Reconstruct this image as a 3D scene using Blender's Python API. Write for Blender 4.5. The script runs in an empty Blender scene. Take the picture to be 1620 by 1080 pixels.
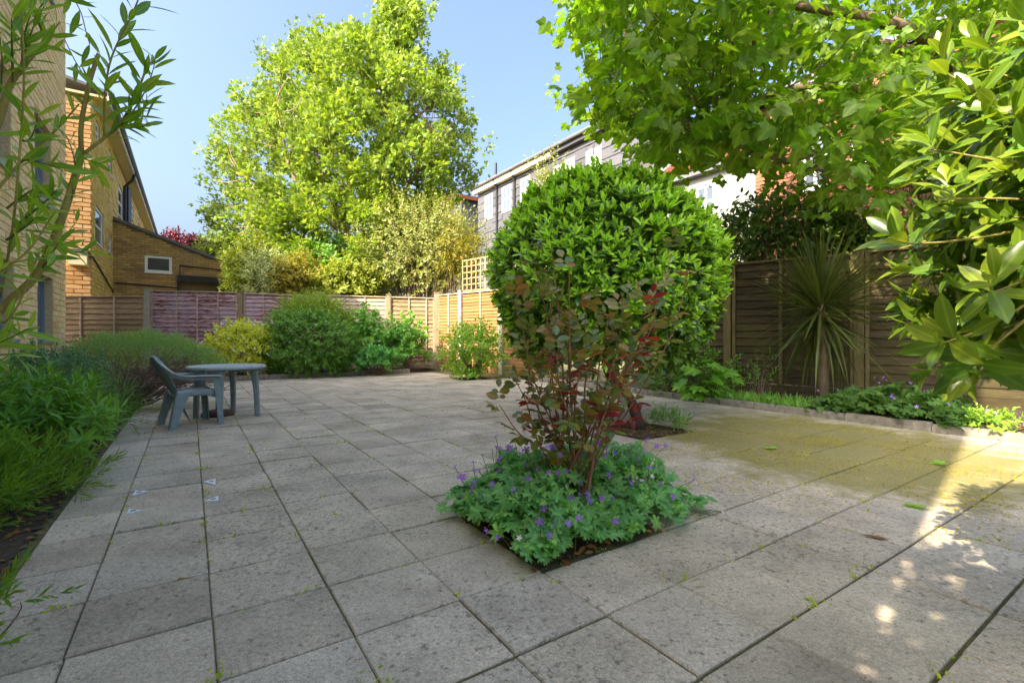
import bpy, math, random
import numpy as np
from mathutils import Vector, Matrix

random.seed(7)
rng = np.random.default_rng(7)
C = bpy.context.scene.collection
SC = bpy.context.scene

# ------------------------------------------------------------------ camera, sky, sun, exposure
EYE, FPX, HOR = 1.1, 766.0, 531.6            # eye height (m), focal length and horizon row of a 1620 px wide view
cam_d = bpy.data.cameras.new('camera')
cam_d.sensor_width = 36.0
cam_d.lens = 36.0 * FPX / 1620.0
cam_d.shift_y = -(540.0 - HOR) / 1620.0
cam_d.clip_start, cam_d.clip_end = 0.05, 2000.0
cam = bpy.data.objects.new('camera', cam_d)
cam.location = (0, 0, EYE)
cam.rotation_euler = (math.radians(90), 0, 0)
C.objects.link(cam)
SC.camera = cam

SUN_EL = math.radians(38)
SUN_H = Vector((-0.723, -0.69, 0)).normalized()           # horizontal direction towards the sun
world = bpy.data.worlds.new('World')
SC.world = world
world.use_nodes = True
wn = world.node_tree
sky = wn.nodes.new('ShaderNodeTexSky')
sky.sky_type = 'NISHITA'
sky.sun_disc = False
sky.sun_elevation = SUN_EL
sky.sun_rotation = math.atan2(SUN_H.x, SUN_H.y)
sky.air_density, sky.dust_density, sky.ozone_density = 1.0, 9.5, 4.0
bg = wn.nodes['Background']
bg.inputs['Strength'].default_value = 0.15
wn.links.new(sky.outputs[0], bg.inputs[0])

sun_d = bpy.data.lights.new('sun', 'SUN')
sun_d.energy = 3.7
sun_d.angle = math.radians(0.53)
sun_d.color = (1.0, 0.87, 0.67)
sun = bpy.data.objects.new('sun', sun_d)
to_sun = Vector((SUN_H.x * math.cos(SUN_EL), SUN_H.y * math.cos(SUN_EL), math.sin(SUN_EL)))
sun.rotation_euler = to_sun.to_track_quat('Z', 'Y').to_euler()
sun.location = (-8, -8, 14)
C.objects.link(sun)

SC.view_settings.view_transform = 'Standard'
SC.view_settings.look = 'None'
SC.view_settings.exposure = 1.92
SC.view_settings.gamma = 1.0
SC.view_settings.use_curve_mapping = False
SC.cycles.max_bounces = 8
SC.cycles.transparent_max_bounces = 8

# ------------------------------------------------------------------ helpers
U = np.array([math.cos(.5865), math.sin(.5865), 0.0])     # across the paving
W = np.array([-math.sin(.5865), math.cos(.5865), 0.0])    # along the paving, away from the viewer
UP = np.array([0, 0, 1.0])
ORG = np.array([-1.0694, .9557, 0.0])
SA, SB = .4337, .4211                                     # slab pitch


def grid(i, j, z=0.0):
    return ORG + U * (i * SA) + W * (j * SB) + UP * z


def at(px, py, Y):
    return np.array([(px - 810) / FPX * Y, Y, EYE - (py - HOR) / FPX * Y])


def gnd(px, py):
    Y = EYE * FPX / (py - HOR)
    return np.array([(px - 810) / FPX * Y, Y, 0.0])


def on_line(px, O, d):
    """distance along the line O + s d (ground plan) where the sight line of column px crosses it"""
    r = (px - 810) / FPX
    return (r * O[1] - O[0]) / (d[0] - r * d[1])


def nrm(a):
    a = np.asarray(a, float)
    return a / np.maximum(np.linalg.norm(a, axis=-1, keepdims=True), 1e-9)


class MB:
    """collects points and faces, then links them as ONE mesh object"""

    def __init__(s):
        s.v, s.f, s.n = [], [], 0

    def add(s, V, F):
        V = np.asarray(V, float).reshape(-1, 3)
        for f in F:
            s.f.append([a + s.n for a in f])
        s.v.append(V)
        s.n += len(V)

    def arr(s, V, F):
        s.v.append(np.asarray(V, float))
        F = np.asarray(F) + s.n
        s.f.extend(F.tolist())
        s.n += len(V)

    def box(s, o, ax, ay, az):
        """box from corner o with edge vectors"""
        o, ax, ay, az = (np.asarray(q, float) for q in (o, ax, ay, az))
        V = [o, o + ax, o + ax + ay, o + ay, o + az, o + ax + az, o + ax + ay + az, o + ay + az]
        F = [(0, 3, 2, 1), (4, 5, 6, 7), (0, 1, 5, 4), (1, 2, 6, 5), (2, 3, 7, 6), (3, 0, 4, 7)]
        if np.dot(np.cross(ax, ay), az) < 0:
            F = [f[::-1] for f in F]
        s.add(V, F)

    def quad(s, a, b, c, d):
        s.add([a, b, c, d], [(0, 1, 2, 3)])

    def tube(s, pts, rad, n=6, cap=True):
        P = np.asarray(pts, float)
        R = np.broadcast_to(np.asarray(rad, float), (len(P),))
        T = nrm(np.gradient(P, axis=0))
        ref = np.array([0, 0, 1.0]) if abs(T[0][2]) < .9 else np.array([1.0, 0, 0])
        V = []
        x = nrm(np.cross(ref, T[0]))
        for k in range(len(P)):
            x = nrm(x - T[k] * np.dot(x, T[k]))
            y = np.cross(T[k], x)
            a = np.arange(n) * 2 * math.pi / n
            V.append(P[k] + R[k] * (np.cos(a)[:, None] * x + np.sin(a)[:, None] * y))
        F = []
        for k in range(len(P) - 1):
            for q in range(n):
                F.append((k * n + q, k * n + (q + 1) % n, (k + 1) * n + (q + 1) % n, (k + 1) * n + q))
        if cap:
            F.append(tuple(range(n))[::-1])
            F.append(tuple((len(P) - 1) * n + q for q in range(n)))
        s.add(np.concatenate(V), F)

    def lathe(s, c, prof, n=32):
        """prof: (r, z) pairs"""
        c = np.asarray(c, float)
        a = np.arange(n) * 2 * math.pi / n
        V = [np.stack([c[0] + r * np.cos(a), c[1] + r * np.sin(a), np.full(n, c[2] + z)], 1) for r, z in prof]
        F = []
        for k in range(len(prof) - 1):
            for q in range(n):
                F.append((k * n + q, k * n + (q + 1) % n, (k + 1) * n + (q + 1) % n, (k + 1) * n + q))
        F.append(tuple(range(n))[::-1])
        F.append(tuple((len(prof) - 1) * n + q for q in range(n)))
        s.add(np.concatenate(V), F)

    def mesh(s, name, mat, base=None, smooth=False, rib=None):
        V = np.concatenate(s.v) if s.v else np.zeros((0, 3))
        if base is not None:
            V = V - np.asarray(base, float)
        me = bpy.data.meshes.new(name)
        nv, nf = len(V), len(s.f)
        lens = np.fromiter((len(f) for f in s.f), int, nf)
        flat = np.fromiter((i for f in s.f for i in f), np.int32, int(lens.sum()))
        me.vertices.add(nv)
        me.vertices.foreach_set('co', V.astype(np.float32).ravel())
        me.loops.add(len(flat))
        me.loops.foreach_set('vertex_index', flat)
        me.polygons.add(nf)
        me.polygons.foreach_set('loop_start', np.concatenate([[0], np.cumsum(lens)[:-1]]).astype(np.int32))
        me.polygons.foreach_set('use_smooth', np.full(nf, bool(smooth)))
        me.update(calc_edges=True)
        if rib is not None:
            at_ = me.attributes.new('rib', 'FLOAT', 'POINT')
            at_.data.foreach_set('value', rib.astype(np.float32))
        me.validate()
        if mat:
            me.materials.append(mat)
        return me

    def build(s, name, mat, parent=None, smooth=False, kind=None, label=None, rib=None):
        me = s.mesh(name, mat, world_of(parent) if parent is not None else None, smooth, rib)
        o = bpy.data.objects.new(name, me)
        C.objects.link(o)
        if parent is not None:
            o.parent = parent
        if kind:
            o['kind'] = kind
        if label:
            o['label'] = label
        return o


def world_of(o):
    p = np.zeros(3)
    while o is not None:
        p = p + np.array(o.location)
        o = o.parent
    return p


def thing(name, label, cat, loc=(0, 0, 0), group=None):
    o = bpy.data.objects.new(name, None)
    o.empty_display_size = .2
    o.location = tuple(float(a) for a in loc)
    C.objects.link(o)
    o['label'], o['category'] = label, cat
    if group:
        o['group'] = group
    return o


def tag(o, label, cat, group=None):
    o['label'], o['category'] = label, cat
    if group:
        o['group'] = group
    return o


def piece(name, me, parent, M):
    """a part that shares its mesh; M is its matrix in world space (Matrix)"""
    o = bpy.data.objects.new(name, me)
    C.objects.link(o)
    o.parent = parent
    M = M.copy()
    M.translation = M.translation - Vector(world_of(parent))
    o.matrix_basis = M
    return o


def mat4(x, y, z, o):
    return Matrix(((x[0], y[0], z[0], o[0]), (x[1], y[1], z[1], o[1]), (x[2], y[2], z[2], o[2]), (0, 0, 0, 1)))


# ------------------------------------------------------------------ materials
def new_mat(name):
    m = bpy.data.materials.new(name)
    m.use_nodes = True
    nt = m.node_tree
    return m, nt, nt.nodes['Principled BSDF']


def nd(nt, t, **kw):
    n = nt.nodes.new(t)
    for k, v in kw.items():
        setattr(n, k, v)
    return n


def ramp(nt, fac, stops, interp='LINEAR'):
    r = nd(nt, 'ShaderNodeValToRGB')
    cr = r.color_ramp
    cr.interpolation = interp
    while len(cr.elements) < len(stops):
        cr.elements.new(.5)
    for e, (p, c) in zip(cr.elements, stops):
        e.position = p
        e.color = (*c, 1) if len(c) == 3 else c
    if fac is not None:
        nt.links.new(fac, r.inputs[0])
    return r.outputs[0]


def mth(nt, op, a, b=None):
    n = nd(nt, 'ShaderNodeMath', operation=op)
    for k, q in enumerate((a, b)):
        if q is None:
            continue
        if isinstance(q, (int, float)):
            n.inputs[k].default_value = q
        else:
            nt.links.new(q, n.inputs[k])
    return n.outputs[0]


def mixc(nt, fac, a, b, mode='MIX'):
    n = nd(nt, 'ShaderNodeMix', data_type='RGBA', blend_type=mode)
    for k, q in ((0, fac), (6, a), (7, b)):
        if isinstance(q, (int, float)):
            n.inputs[k].default_value = q
        elif isinstance(q, tuple):
            n.inputs[k].default_value = (*q, 1)
        else:
            nt.links.new(q, n.inputs[k])
    return n.outputs[2]


def noise(nt, scale, detail=4, vec=None, w=None, rough=.55):
    n = nd(nt, 'ShaderNodeTexNoise')
    if w is not None:
        n.noise_dimensions = '4D'
        nt.links.new(w, n.inputs['W'])
    n.inputs['Scale'].default_value = scale
    n.inputs['Detail'].default_value = detail
    n.inputs['Roughness'].default_value = rough
    if vec is not None:
        nt.links.new(vec, n.inputs['Vector'])
    return n.outputs[0]


def pos(nt):
    return nd(nt, 'ShaderNodeNewGeometry').outputs['Position']


def rnd(nt):
    """one random number per piece, whether it is an object of its own or an island of a joined mesh"""
    a = nd(nt, 'ShaderNodeNewGeometry').outputs['Random Per Island']
    b = nd(nt, 'ShaderNodeObjectInfo').outputs['Random']
    return mth(nt, 'FRACT', mth(nt, 'ADD', a, b))


def bump(nt, bs, h, strength=.3, dist=.01):
    b = nd(nt, 'ShaderNodeBump')
    b.inputs['Strength'].default_value = strength
    b.inputs['Distance'].default_value = dist
    nt.links.new(h, b.inputs['Height'])
    nt.links.new(b.outputs[0], bs.inputs['Normal'])


def leaf_mat(name, cols, trans=.4, rough=.45, spec=.4, glow=(1.35, 1.35, .5), gain=2.0):
    """cols: list of colours, one picked per leaf"""
    m, nt, bs = new_mat(name)
    cols = [tuple(min(.8, q * gain) for q in k) for k in cols]
    r = rnd(nt)
    c = ramp(nt, r, [(k / max(1, len(cols) - 1), q) for k, q in enumerate(cols)])
    n = noise(nt, 9.0, 2, pos(nt))
    c = mixc(nt, .5, c, ramp(nt, n, [(.3, (.7, .75, .7)), (.7, (1.25, 1.2, 1.1))]), 'MULTIPLY')
    rb = nd(nt, 'ShaderNodeAttribute', attribute_name='rib')
    c = mixc(nt, 1.0, c, ramp(nt, rb.outputs['Fac'], [(.0, (1.45, 1.4, 1.3)), (.09, (1.3, 1.25, 1.1)), (.2, (.95, .95, .95)), (1.0, (1.02, 1.02, 1.0))]), 'MULTIPLY')
    sp = noise(nt, 75.0, 3, pos(nt))
    k = mth(nt, 'MULTIPLY', ramp(nt, sp, [(.66, (0, 0, 0)), (.74, (1, 1, 1))]), .55)
    c = mixc(nt, k, c, (.10, .075, .02))
    nt.links.new(c, bs.inputs['Base Color'])
    bs.inputs['Roughness'].default_value = rough
    bs.inputs['Specular IOR Level'].default_value = spec
    t = nd(nt, 'ShaderNodeBsdfTranslucent')
    nt.links.new(mixc(nt, 1.0, c, glow, 'MULTIPLY'), t.inputs[0])
    mx = nd(nt, 'ShaderNodeMixShader')
    mx.inputs[0].default_value = trans
    nt.links.new(bs.outputs[0], mx.inputs[1])
    nt.links.new(t.outputs[0], mx.inputs[2])
    nt.links.new(mx.outputs[0], nt.nodes['Material Output'].inputs[0])
    return m


def plain(name, col, rough=.6, spec=.4, var=.15, scale=20, metal=0.0, bmp=0.0):
    m, nt, bs = new_mat(name)
    n = noise(nt, scale, 5, pos(nt))
    lo = tuple(c * (1 - var) for c in col)
    hi = tuple(min(1, c * (1 + var)) for c in col)
    nt.links.new(ramp(nt, n, [(.3, lo), (.7, hi)]), bs.inputs['Base Color'])
    bs.inputs['Roughness'].default_value = rough
    bs.inputs['Specular IOR Level'].default_value = spec
    bs.inputs['Metallic'].default_value = metal
    if bmp:
        bump(nt, bs, n, bmp)
    return m


def brick_mat(name, cols, stain=(.25, .2, .12), stain_amt=.25):
    m, nt, bs = new_mat(name)
    c = ramp(nt, rnd(nt), [(k / (len(cols) - 1), q) for k, q in enumerate(cols)])
    p = pos(nt)
    n = noise(nt, 45, 5, p)
    c = mixc(nt, .6, c, ramp(nt, n, [(.3, (.72, .7, .66)), (.7, (1.15, 1.13, 1.1))]), 'MULTIPLY')
    big = noise(nt, 1.1, 5, p)
    k = mth(nt, 'MULTIPLY', ramp(nt, big, [(.45, (0, 0, 0)), (.7, (1, 1, 1))]), stain_amt)
    c = mixc(nt, k, c, stain)
    nt.links.new(c, bs.inputs['Base Color'])
    bs.inputs['Roughness'].default_value = .9
    bs.inputs['Specular IOR Level'].default_value = .2
    bump(nt, bs, n, .6, .006)
    return m


def wood_mat(name, cols, moss=None, streak=(.06, .04, .03), amt=.35, axis=None, alt=None):
    """weathered boards: a grain stretched along the boards, one tone per board"""
    m, nt, bs = new_mat(name)
    ri = rnd(nt)
    tc = nd(nt, 'ShaderNodeNewGeometry').outputs['Position']
    mp = nd(nt, 'ShaderNodeMapping')
    mp.inputs['Scale'].default_value = axis or (1.6, 1.6, 26)
    nt.links.new(tc, mp.inputs[0])
    w = mth(nt, 'MULTIPLY', ri, 40.0)
    g = noise(nt, 1.6, 6, mp.outputs[0], w, .65)
    cols = [tuple(min(.8, q * 1.5) for q in k) for k in cols]
    c = ramp(nt, ri, [(k / (len(cols) - 1), q) for k, q in enumerate(cols)])
    c = mixc(nt, .7, c, ramp(nt, g, [(.3, (.55, .52, .5)), (.7, (1.3, 1.28, 1.25))]), 'MULTIPLY')
    blot = noise(nt, 2.4, 6, mp.outputs[0], None, .7)
    k = mth(nt, 'MULTIPLY', ramp(nt, blot, [(.47, (0, 0, 0)), (.58, (1, 1, 1))]), amt)
    c = mixc(nt, k, c, streak)
    if alt:
        b2 = noise(nt, .9, 4, tc)
        c = mixc(nt, mth(nt, 'MULTIPLY', ramp(nt, b2, [(.45, (0, 0, 0)), (.65, (1, 1, 1))]), .8), c, alt)
    if moss:
        b3 = noise(nt, 1.7, 5, tc)
        c = mixc(nt, mth(nt, 'MULTIPLY', ramp(nt, b3, [(.45, (0, 0, 0)), (.7, (1, 1, 1))]), .6), c, moss)
    nt.links.new(c, bs.inputs['Base Color'])
    bs.inputs['Roughness'].default_value = .88
    bs.inputs['Specular IOR Level'].default_value = .25
    bump(nt, bs, g, .5, .006)
    return m


def bark_mat(name, a, b, scale=18):
    m, nt, bs = new_mat(name)
    mp = nd(nt, 'ShaderNodeMapping')
    mp.inputs['Scale'].default_value = (1, 1, .3)
    nt.links.new(pos(nt), mp.inputs[0])
    n = noise(nt, scale, 6, mp.outputs[0], None, .65)
    nt.links.new(ramp(nt, n, [(.3, a), (.7, b)]), bs.inputs['Base Color'])
    bs.inputs['Roughness'].default_value = .9
    bump(nt, bs, n, .6, .01)
    return m


def slab_mat():
    m, nt, bs = new_mat('weathered_concrete')
    p = pos(nt)
    ri = rnd(nt)
    base = ramp(nt, ri, [(0, (.47, .41, .325)), (.3, (.57, .50, .40)), (.7, (.61, .535, .43)), (1, (.52, .465, .385))])
    patch = noise(nt, 2.2, 6, p, None, .65)
    base = mixc(nt, .75, base, ramp(nt, patch, [(.3, (.56, .54, .51)), (.68, (1.2, 1.18, 1.14))]), 'MULTIPLY')
    fine = noise(nt, 55, 4, p, None, .7)
    base = mixc(nt, .7, base, ramp(nt, fine, [(.3, (.62, .61, .6)), (.68, (1.22, 1.22, 1.2))]), 'MULTIPLY')
    grit = noise(nt, 170, 2, p, None, .6)
    base = mixc(nt, .6, base, ramp(nt, grit, [(.32, (.55, .54, .53)), (.62, (1.2, 1.2, 1.2))]), 'MULTIPLY')
    # dark lichen spots, denser in some places than in others
    dens = noise(nt, .9, 4, p)
    sp = noise(nt, 30, 4, p, None, .75)
    k = mth(nt, 'ADD', sp, mth(nt, 'MULTIPLY', dens, .28))
    base = mixc(nt, mth(nt, 'MULTIPLY', ramp(nt, k, [(.695, (0, 0, 0)), (.77, (1, 1, 1))]), .6), base, (.085, .078, .066))
    # pale crusts
    k2 = noise(nt, 12, 6, p, None, .7)
    base = mixc(nt, mth(nt, 'MULTIPLY', ramp(nt, k2, [(.64, (0, 0, 0)), (.72, (1, 1, 1))]), .35), base, (.5, .48, .42))
    # yellow green bloom of catkin dust and algae under the overhanging tree, an ellipse on the ground with a ragged edge
    sep = nd(nt, 'ShaderNodeSeparateXYZ')
    nt.links.new(p, sep.inputs[0])
    dx = mth(nt, 'DIVIDE', mth(nt, 'SUBTRACT', sep.outputs[0], 3.2), 2.2)
    dy = mth(nt, 'DIVIDE', mth(nt, 'SUBTRACT', sep.outputs[1], 4.95), 2.75)
    d = mth(nt, 'ADD', mth(nt, 'MULTIPLY', dx, dx), mth(nt, 'MULTIPLY', dy, dy))
    d = mth(nt, 'ADD', d, mth(nt, 'MULTIPLY', patch, .9))
    k3 = ramp(nt, d, [(.75, (1, 1, 1)), (1.45, (0, 0, 0))])
    k3 = mth(nt, 'MULTIPLY', k3, ramp(nt, fine, [(.35, (.55, .55, .55)), (.6, (1, 1, 1))]))
    base = mixc(nt, k3, base, (.225, .20, .055))
    nt.links.new(base, bs.inputs['Base Color'])
    bs.inputs['Roughness'].default_value = .92
    bs.inputs['Specular IOR Level'].default_value = .2
    bump(nt, bs, mth(nt, 'ADD', fine, mth(nt, 'MULTIPLY', grit, .7)), .55, .005)
    return m


def soil_mat(name='soil', a=(.035, .024, .015), b=(.11, .08, .05)):
    m, nt, bs = new_mat(name)
    n = noise(nt, 26, 7, pos(nt), None, .7)
    nt.links.new(ramp(nt, n, [(.3, a), (.7, b)]), bs.inputs['Base Color'])
    bs.inputs['Roughness'].default_value = .95
    bump(nt, bs, n, .9, .03)
    return m


def glass_mat(name, col=(.05, .06, .07)):
    m, nt, bs = new_mat(name)
    bs.inputs['Base Color'].default_value = (*col, 1)
    bs.inputs['Roughness'].default_value = .06
    bs.inputs['Specular IOR Level'].default_value = .9
    return m


M_SLAB = slab_mat()
M_SOIL = soil_mat()
M_JOINT = soil_mat('joint_dirt', (.075, .08, .03), (.24, .215, .095))
M_KERB = plain('kerb_concrete', (.27, .245, .2), .9, .2, .35, 14, 0, .4)
M_NEARB = brick_mat('cream_brick', [(.74, .59, .33), (.80, .66, .41), (.76, .59, .31), (.82, .70, .46), (.70, .52, .25)], (.42, .30, .12), .3)
M_NEARM = plain('cream_mortar', (.56, .43, .24), .95, .1, .2, 40)
M_GOLDB = brick_mat('golden_brick', [(.50, .30, .13), (.58, .37, .18), (.45, .25, .10), (.62, .42, .22), (.52, .29, .11)], (.30, .17, .07), .3)
M_GOLDM = plain('golden_mortar', (.32, .21, .10), .95, .1, .2, 40)
M_YELB = brick_mat('yellow_brick', [(.66, .46, .14), (.74, .53, .19), (.60, .39, .10), (.76, .57, .23)], (.40, .24, .06), .3)
M_DULLB = brick_mat('dull_brown_brick', [(.42, .28, .12), (.52, .34, .14), (.35, .22, .10), (.58, .38, .15), (.46, .29, .11)], (.22, .15, .09), .5)
M_DULLM = plain('brown_mortar', (.20, .15, .09), .95, .1, .25, 30)
M_REDB = brick_mat('red_brick', [(.30, .12, .065), (.34, .15, .085), (.26, .095, .055), (.37, .18, .11)], (.30, .14, .09), .3)
M_REDM = plain('pale_mortar', (.26, .18, .13), .95, .1, .2, 40)
M_GREYFR = plain('blue_grey_paint', (.20, .26, .30), .4, .5, .06, 8)
M_WHITE = plain('white_paint', (.78, .78, .76), .45, .4, .05, 6)
M_CREAM = plain('cream_paint', (.72, .63, .42), .6, .3, .06, 6)
M_SOFFIT = plain('yellowish_soffit', (.70, .58, .30), .7, .3, .06, 5)
M_BLACK = plain('black_paint', (.018, .018, .02), .5, .4, .2, 9)
M_LEAD = plain('grey_roofing', (.13, .13, .14), .7, .3, .2, 6)
M_SLATE = wood_mat('grey_slate_board', [(.062, .064, .074), (.078, .08, .092), (.052, .054, .063), (.07, .071, .08)], None, (.05, .05, .056), .3)
M_RENDER = plain('white_render', (.27, .27, .258), .9, .2, .06, 3)
M_TILE = brick_mat('red_tile', [(.22, .07, .04), (.27, .095, .055), (.19, .06, .035), (.30, .12, .07)], (.2, .09, .06), .25)
M_GLASS = glass_mat('dark_glass')
M_GLASSB = glass_mat('sky_glass', (.10, .13, .16))
M_PURP = wood_mat('faded_purple_board', [(.36, .23, .25), (.42, .28, .30), (.30, .18, .19), (.40, .28, .31)], None, (.10, .02, .015), .9, (1.8, 1.8, 11), (.50, .40, .46))
M_GREYW = wood_mat('grey_weathered_board', [(.38, .30, .24), (.44, .35, .28), (.32, .25, .19), (.40, .32, .27)], None, (.10, .07, .05), .5)
M_BROWNW = wood_mat('brown_fence_board', [(.28, .20, .125), (.33, .24, .15), (.24, .165, .10), (.30, .23, .13)], (.19, .16, .06), (.09, .05, .03), .45)
M_ORANGEW = wood_mat('honey_fence_board', [(.20, .11, .042), (.24, .135, .055), (.17, .09, .032)], None, (.20, .10, .04), .4)
M_DARKW = wood_mat('dark_fence_board', [(.046, .035, .019), (.066, .05, .027), (.034, .025, .013), (.053, .04, .02)], (.075, .07, .014), (.022, .016, .01), .65)
M_POSTW = wood_mat('post_wood', [(.22, .17, .10), (.28, .22, .14)], None, (.10, .07, .04), .4, (22, 22, 1.5))
M_DARKP = wood_mat('mossy_post_wood', [(.11, .09, .04), (.14, .11, .05)], (.09, .09, .02), (.04, .03, .015), .5, (22, 22, 1.5))
M_POSTC = plain('concrete_post', (.40, .38, .29), .9, .2, .2, 25, 0, .3)
M_BATTEN = wood_mat('batten_wood', [(.34, .25, .19), (.40, .30, .23)], None, (.2, .13, .09), .4, (22, 22, 1.5))
M_TRELLIS = wood_mat('pale_trellis_wood', [(.27, .20, .09), (.32, .24, .12)], None, (.45, .3, .12), .3, (8, 8, 8))
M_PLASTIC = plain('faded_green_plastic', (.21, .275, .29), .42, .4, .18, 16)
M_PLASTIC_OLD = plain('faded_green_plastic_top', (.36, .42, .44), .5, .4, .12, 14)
M_TRUNK = bark_mat('grey_brown_bark', (.075, .052, .03), (.22, .16, .095))
M_LIMB = bark_mat('pale_brown_bark', (.16, .10, .05), (.34, .24, .13))  # lighter brown bark of the tall maple
M_GREENBARK = bark_mat('olive_bark', (.20, .165, .04), (.42, .35, .10), 30)
M_TWIG = bark_mat('dry_twig', (.11, .07, .05), (.34, .24, .175), 30)
M_ROSESTEM = bark_mat('rose_stem', (.16, .06, .04), (.36, .18, .10), 30)
M_GREENSTEM = plain('green_stem', (.10, .14, .035), .6, .3, .25, 30)

L_MAPLE = leaf_mat('spring_maple_leaf', [(.14, .225, .03), (.19, .265, .045), (.105, .185, .025), (.23, .285, .065), (.16, .235, .032)], .42, .5, .3, gain=1.25)
L_OVER = leaf_mat('overhanging_maple_leaf', [(.075, .155, .012), (.105, .19, .016), (.135, .20, .02), (.085, .17, .013)], .5, .45, .35, (1.6, 1.7, .4), gain=1.3)
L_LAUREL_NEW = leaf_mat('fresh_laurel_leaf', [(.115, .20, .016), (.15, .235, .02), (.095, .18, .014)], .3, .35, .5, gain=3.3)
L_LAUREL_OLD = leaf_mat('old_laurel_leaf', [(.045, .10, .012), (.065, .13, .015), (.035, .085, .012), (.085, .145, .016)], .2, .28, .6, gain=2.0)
L_RLAUREL = leaf_mat('glossy_laurel_leaf', [(.075, .155, .016), (.13, .21, .02), (.20, .255, .025), (.055, .125, .014), (.15, .225, .022)], .38, .24, .6, gain=1.3)
L_WILLOW = leaf_mat('narrow_shrub_leaf', [(.075, .135, .014), (.10, .16, .015), (.05, .11, .02), (.13, .175, .02)], .4, .4, .45, gain=3.0)
L_ROSE = leaf_mat('bronze_rose_leaf', [(.07, .105, .02), (.13, .12, .02), (.06, .10, .05), (.17, .075, .02), (.12, .12, .02), (.055, .10, .045), (.09, .11, .022)], .3, .35, .5, (1.5, 1.3, .6), gain=1.9)
L_ROSERED = leaf_mat('red_rose_leaf', [(.20, .018, .022), (.13, .012, .02), (.30, .05, .015)], .35, .35, .5, (1.6, .8, .6), gain=1.5)
L_YELLOW = leaf_mat('yellowing_leaf', [(.52, .36, .03), (.60, .40, .04)], .35, .45, .3, gain=1.0)
L_GERAN = leaf_mat('geranium_leaf', [(.06, .15, .045), (.08, .18, .055), (.05, .125, .05), (.10, .19, .04)], .35, .5, .3, (1.2, 1.5, .6), gain=2.6)
L_GERAN_BORDER = leaf_mat('border_geranium_leaf', [(.055, .125, .025), (.075, .15, .03), (.045, .10, .025)], .35, .5, .3, gain=1.5)  # darker leaf green of the border plant
L_FLOWER = leaf_mat('violet_petal', [(.26, .12, .52), (.33, .17, .62), (.22, .09, .46)], .4, .6, .2, (1.2, 1.1, 1.3), gain=1.4)
L_WHITEFL = leaf_mat('white_petal', [(.75, .75, .78), (.8, .8, .8)], .3, .6, .2, (1, 1, 1), gain=1.0)
L_CHOISYA = leaf_mat('golden_choisya_leaf', [(.36, .36, .03), (.28, .31, .03), (.42, .40, .05), (.20, .25, .03)], .35, .4, .4, gain=2.0)
L_DARKSH = leaf_mat('small_green_leaf', [(.055, .125, .02), (.075, .155, .02), (.045, .10, .018)], .3, .4, .45, gain=2.4)
L_TOPSH = leaf_mat('fine_upright_leaf', [(.12, .18, .025), (.15, .20, .03), (.09, .15, .02)], .35, .5, .3)
L_MALLOW = leaf_mat('soft_lobed_leaf', [(.10, .21, .05), (.13, .25, .055), (.08, .18, .05)], .4, .5, .3)
L_HYDR = leaf_mat('bright_shrub_leaf', [(.14, .24, .03), (.18, .28, .035), (.10, .19, .03)], .4, .5, .35)
L_CORD = leaf_mat('cordyline_leaf', [(.075, .105, .02), (.11, .14, .028), (.055, .08, .018), (.16, .18, .045)], .25, .4, .45, gain=1.1)
L_IVY = leaf_mat('dark_ivy_leaf', [(.045, .09, .012), (.07, .12, .014), (.035, .075, .012)], .3, .4, .45, gain=1.6)
L_ACANTH = leaf_mat('broad_acanthus_leaf', [(.10, .22, .025), (.13, .255, .03), (.085, .19, .025)], .4, .45, .4)
L_FRONT = leaf_mat('grassy_frond_leaf', [(.095, .20, .018), (.14, .245, .02), (.07, .165, .016)], .4, .5, .3, gain=1.4)
L_EUPH = leaf_mat('spurge_leaf', [(.075, .19, .02), (.10, .225, .025), (.06, .155, .025)], .35, .45, .35, gain=1.7)
L_ROSEM = leaf_mat('needle_leaf', [(.055, .115, .022), (.08, .145, .025), (.04, .09, .02)], .25, .5, .3)
L_JUNIP = leaf_mat('blue_green_leaf', [(.05, .125, .06), (.075, .155, .085), (.045, .105, .05)], .25, .5, .3)
L_GREYTOP = leaf_mat('grey_green_leaf', [(.12, .205, .055), (.16, .25, .08), (.095, .18, .04)], .3, .5, .3)
L_COPPER = leaf_mat('copper_leaf', [(.19, .03, .05), (.26, .05, .07), (.14, .025, .045)], .3, .5, .3, (1.4, .8, .9), gain=0.5)
L_LIME = leaf_mat('lime_leaf', [(.24, .29, .035), (.30, .34, .05), (.19, .25, .03)], .4, .5, .3, gain=1.0)
L_PALE = leaf_mat('pale_shrub_leaf', [(.28, .31, .10), (.22, .27, .05), (.32, .34, .13), (.25, .25, .05)], .4, .5, .3, gain=0.95)
L_GREYSH = leaf_mat('silvery_leaf', [(.30, .34, .14), (.36, .39, .19), (.24, .30, .09)], .35, .5, .3, (1.2, 1.2, .8), gain=1.2)
L_ORANGE = leaf_mat('orange_flush_leaf', [(.32, .28, .03), (.28, .30, .035), (.40, .29, .05), (.24, .28, .03)], .4, .5, .3, gain=0.8)
L_WEED = leaf_mat('joint_weed', [(.14, .19, .02), (.19, .22, .025), (.10, .16, .025)], .3, .6, .2)
L_DUST = leaf_mat('yellow_catkin', [(.42, .36, .02), (.36, .29, .02), (.30, .26, .02), (.48, .42, .03)], .1, .7, .2, gain=0.8)
L_DRY = leaf_mat('dry_leaf', [(.16, .07, .025), (.22, .12, .04), (.09, .05, .025)], .15, .6, .2, gain=1.0)


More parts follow.
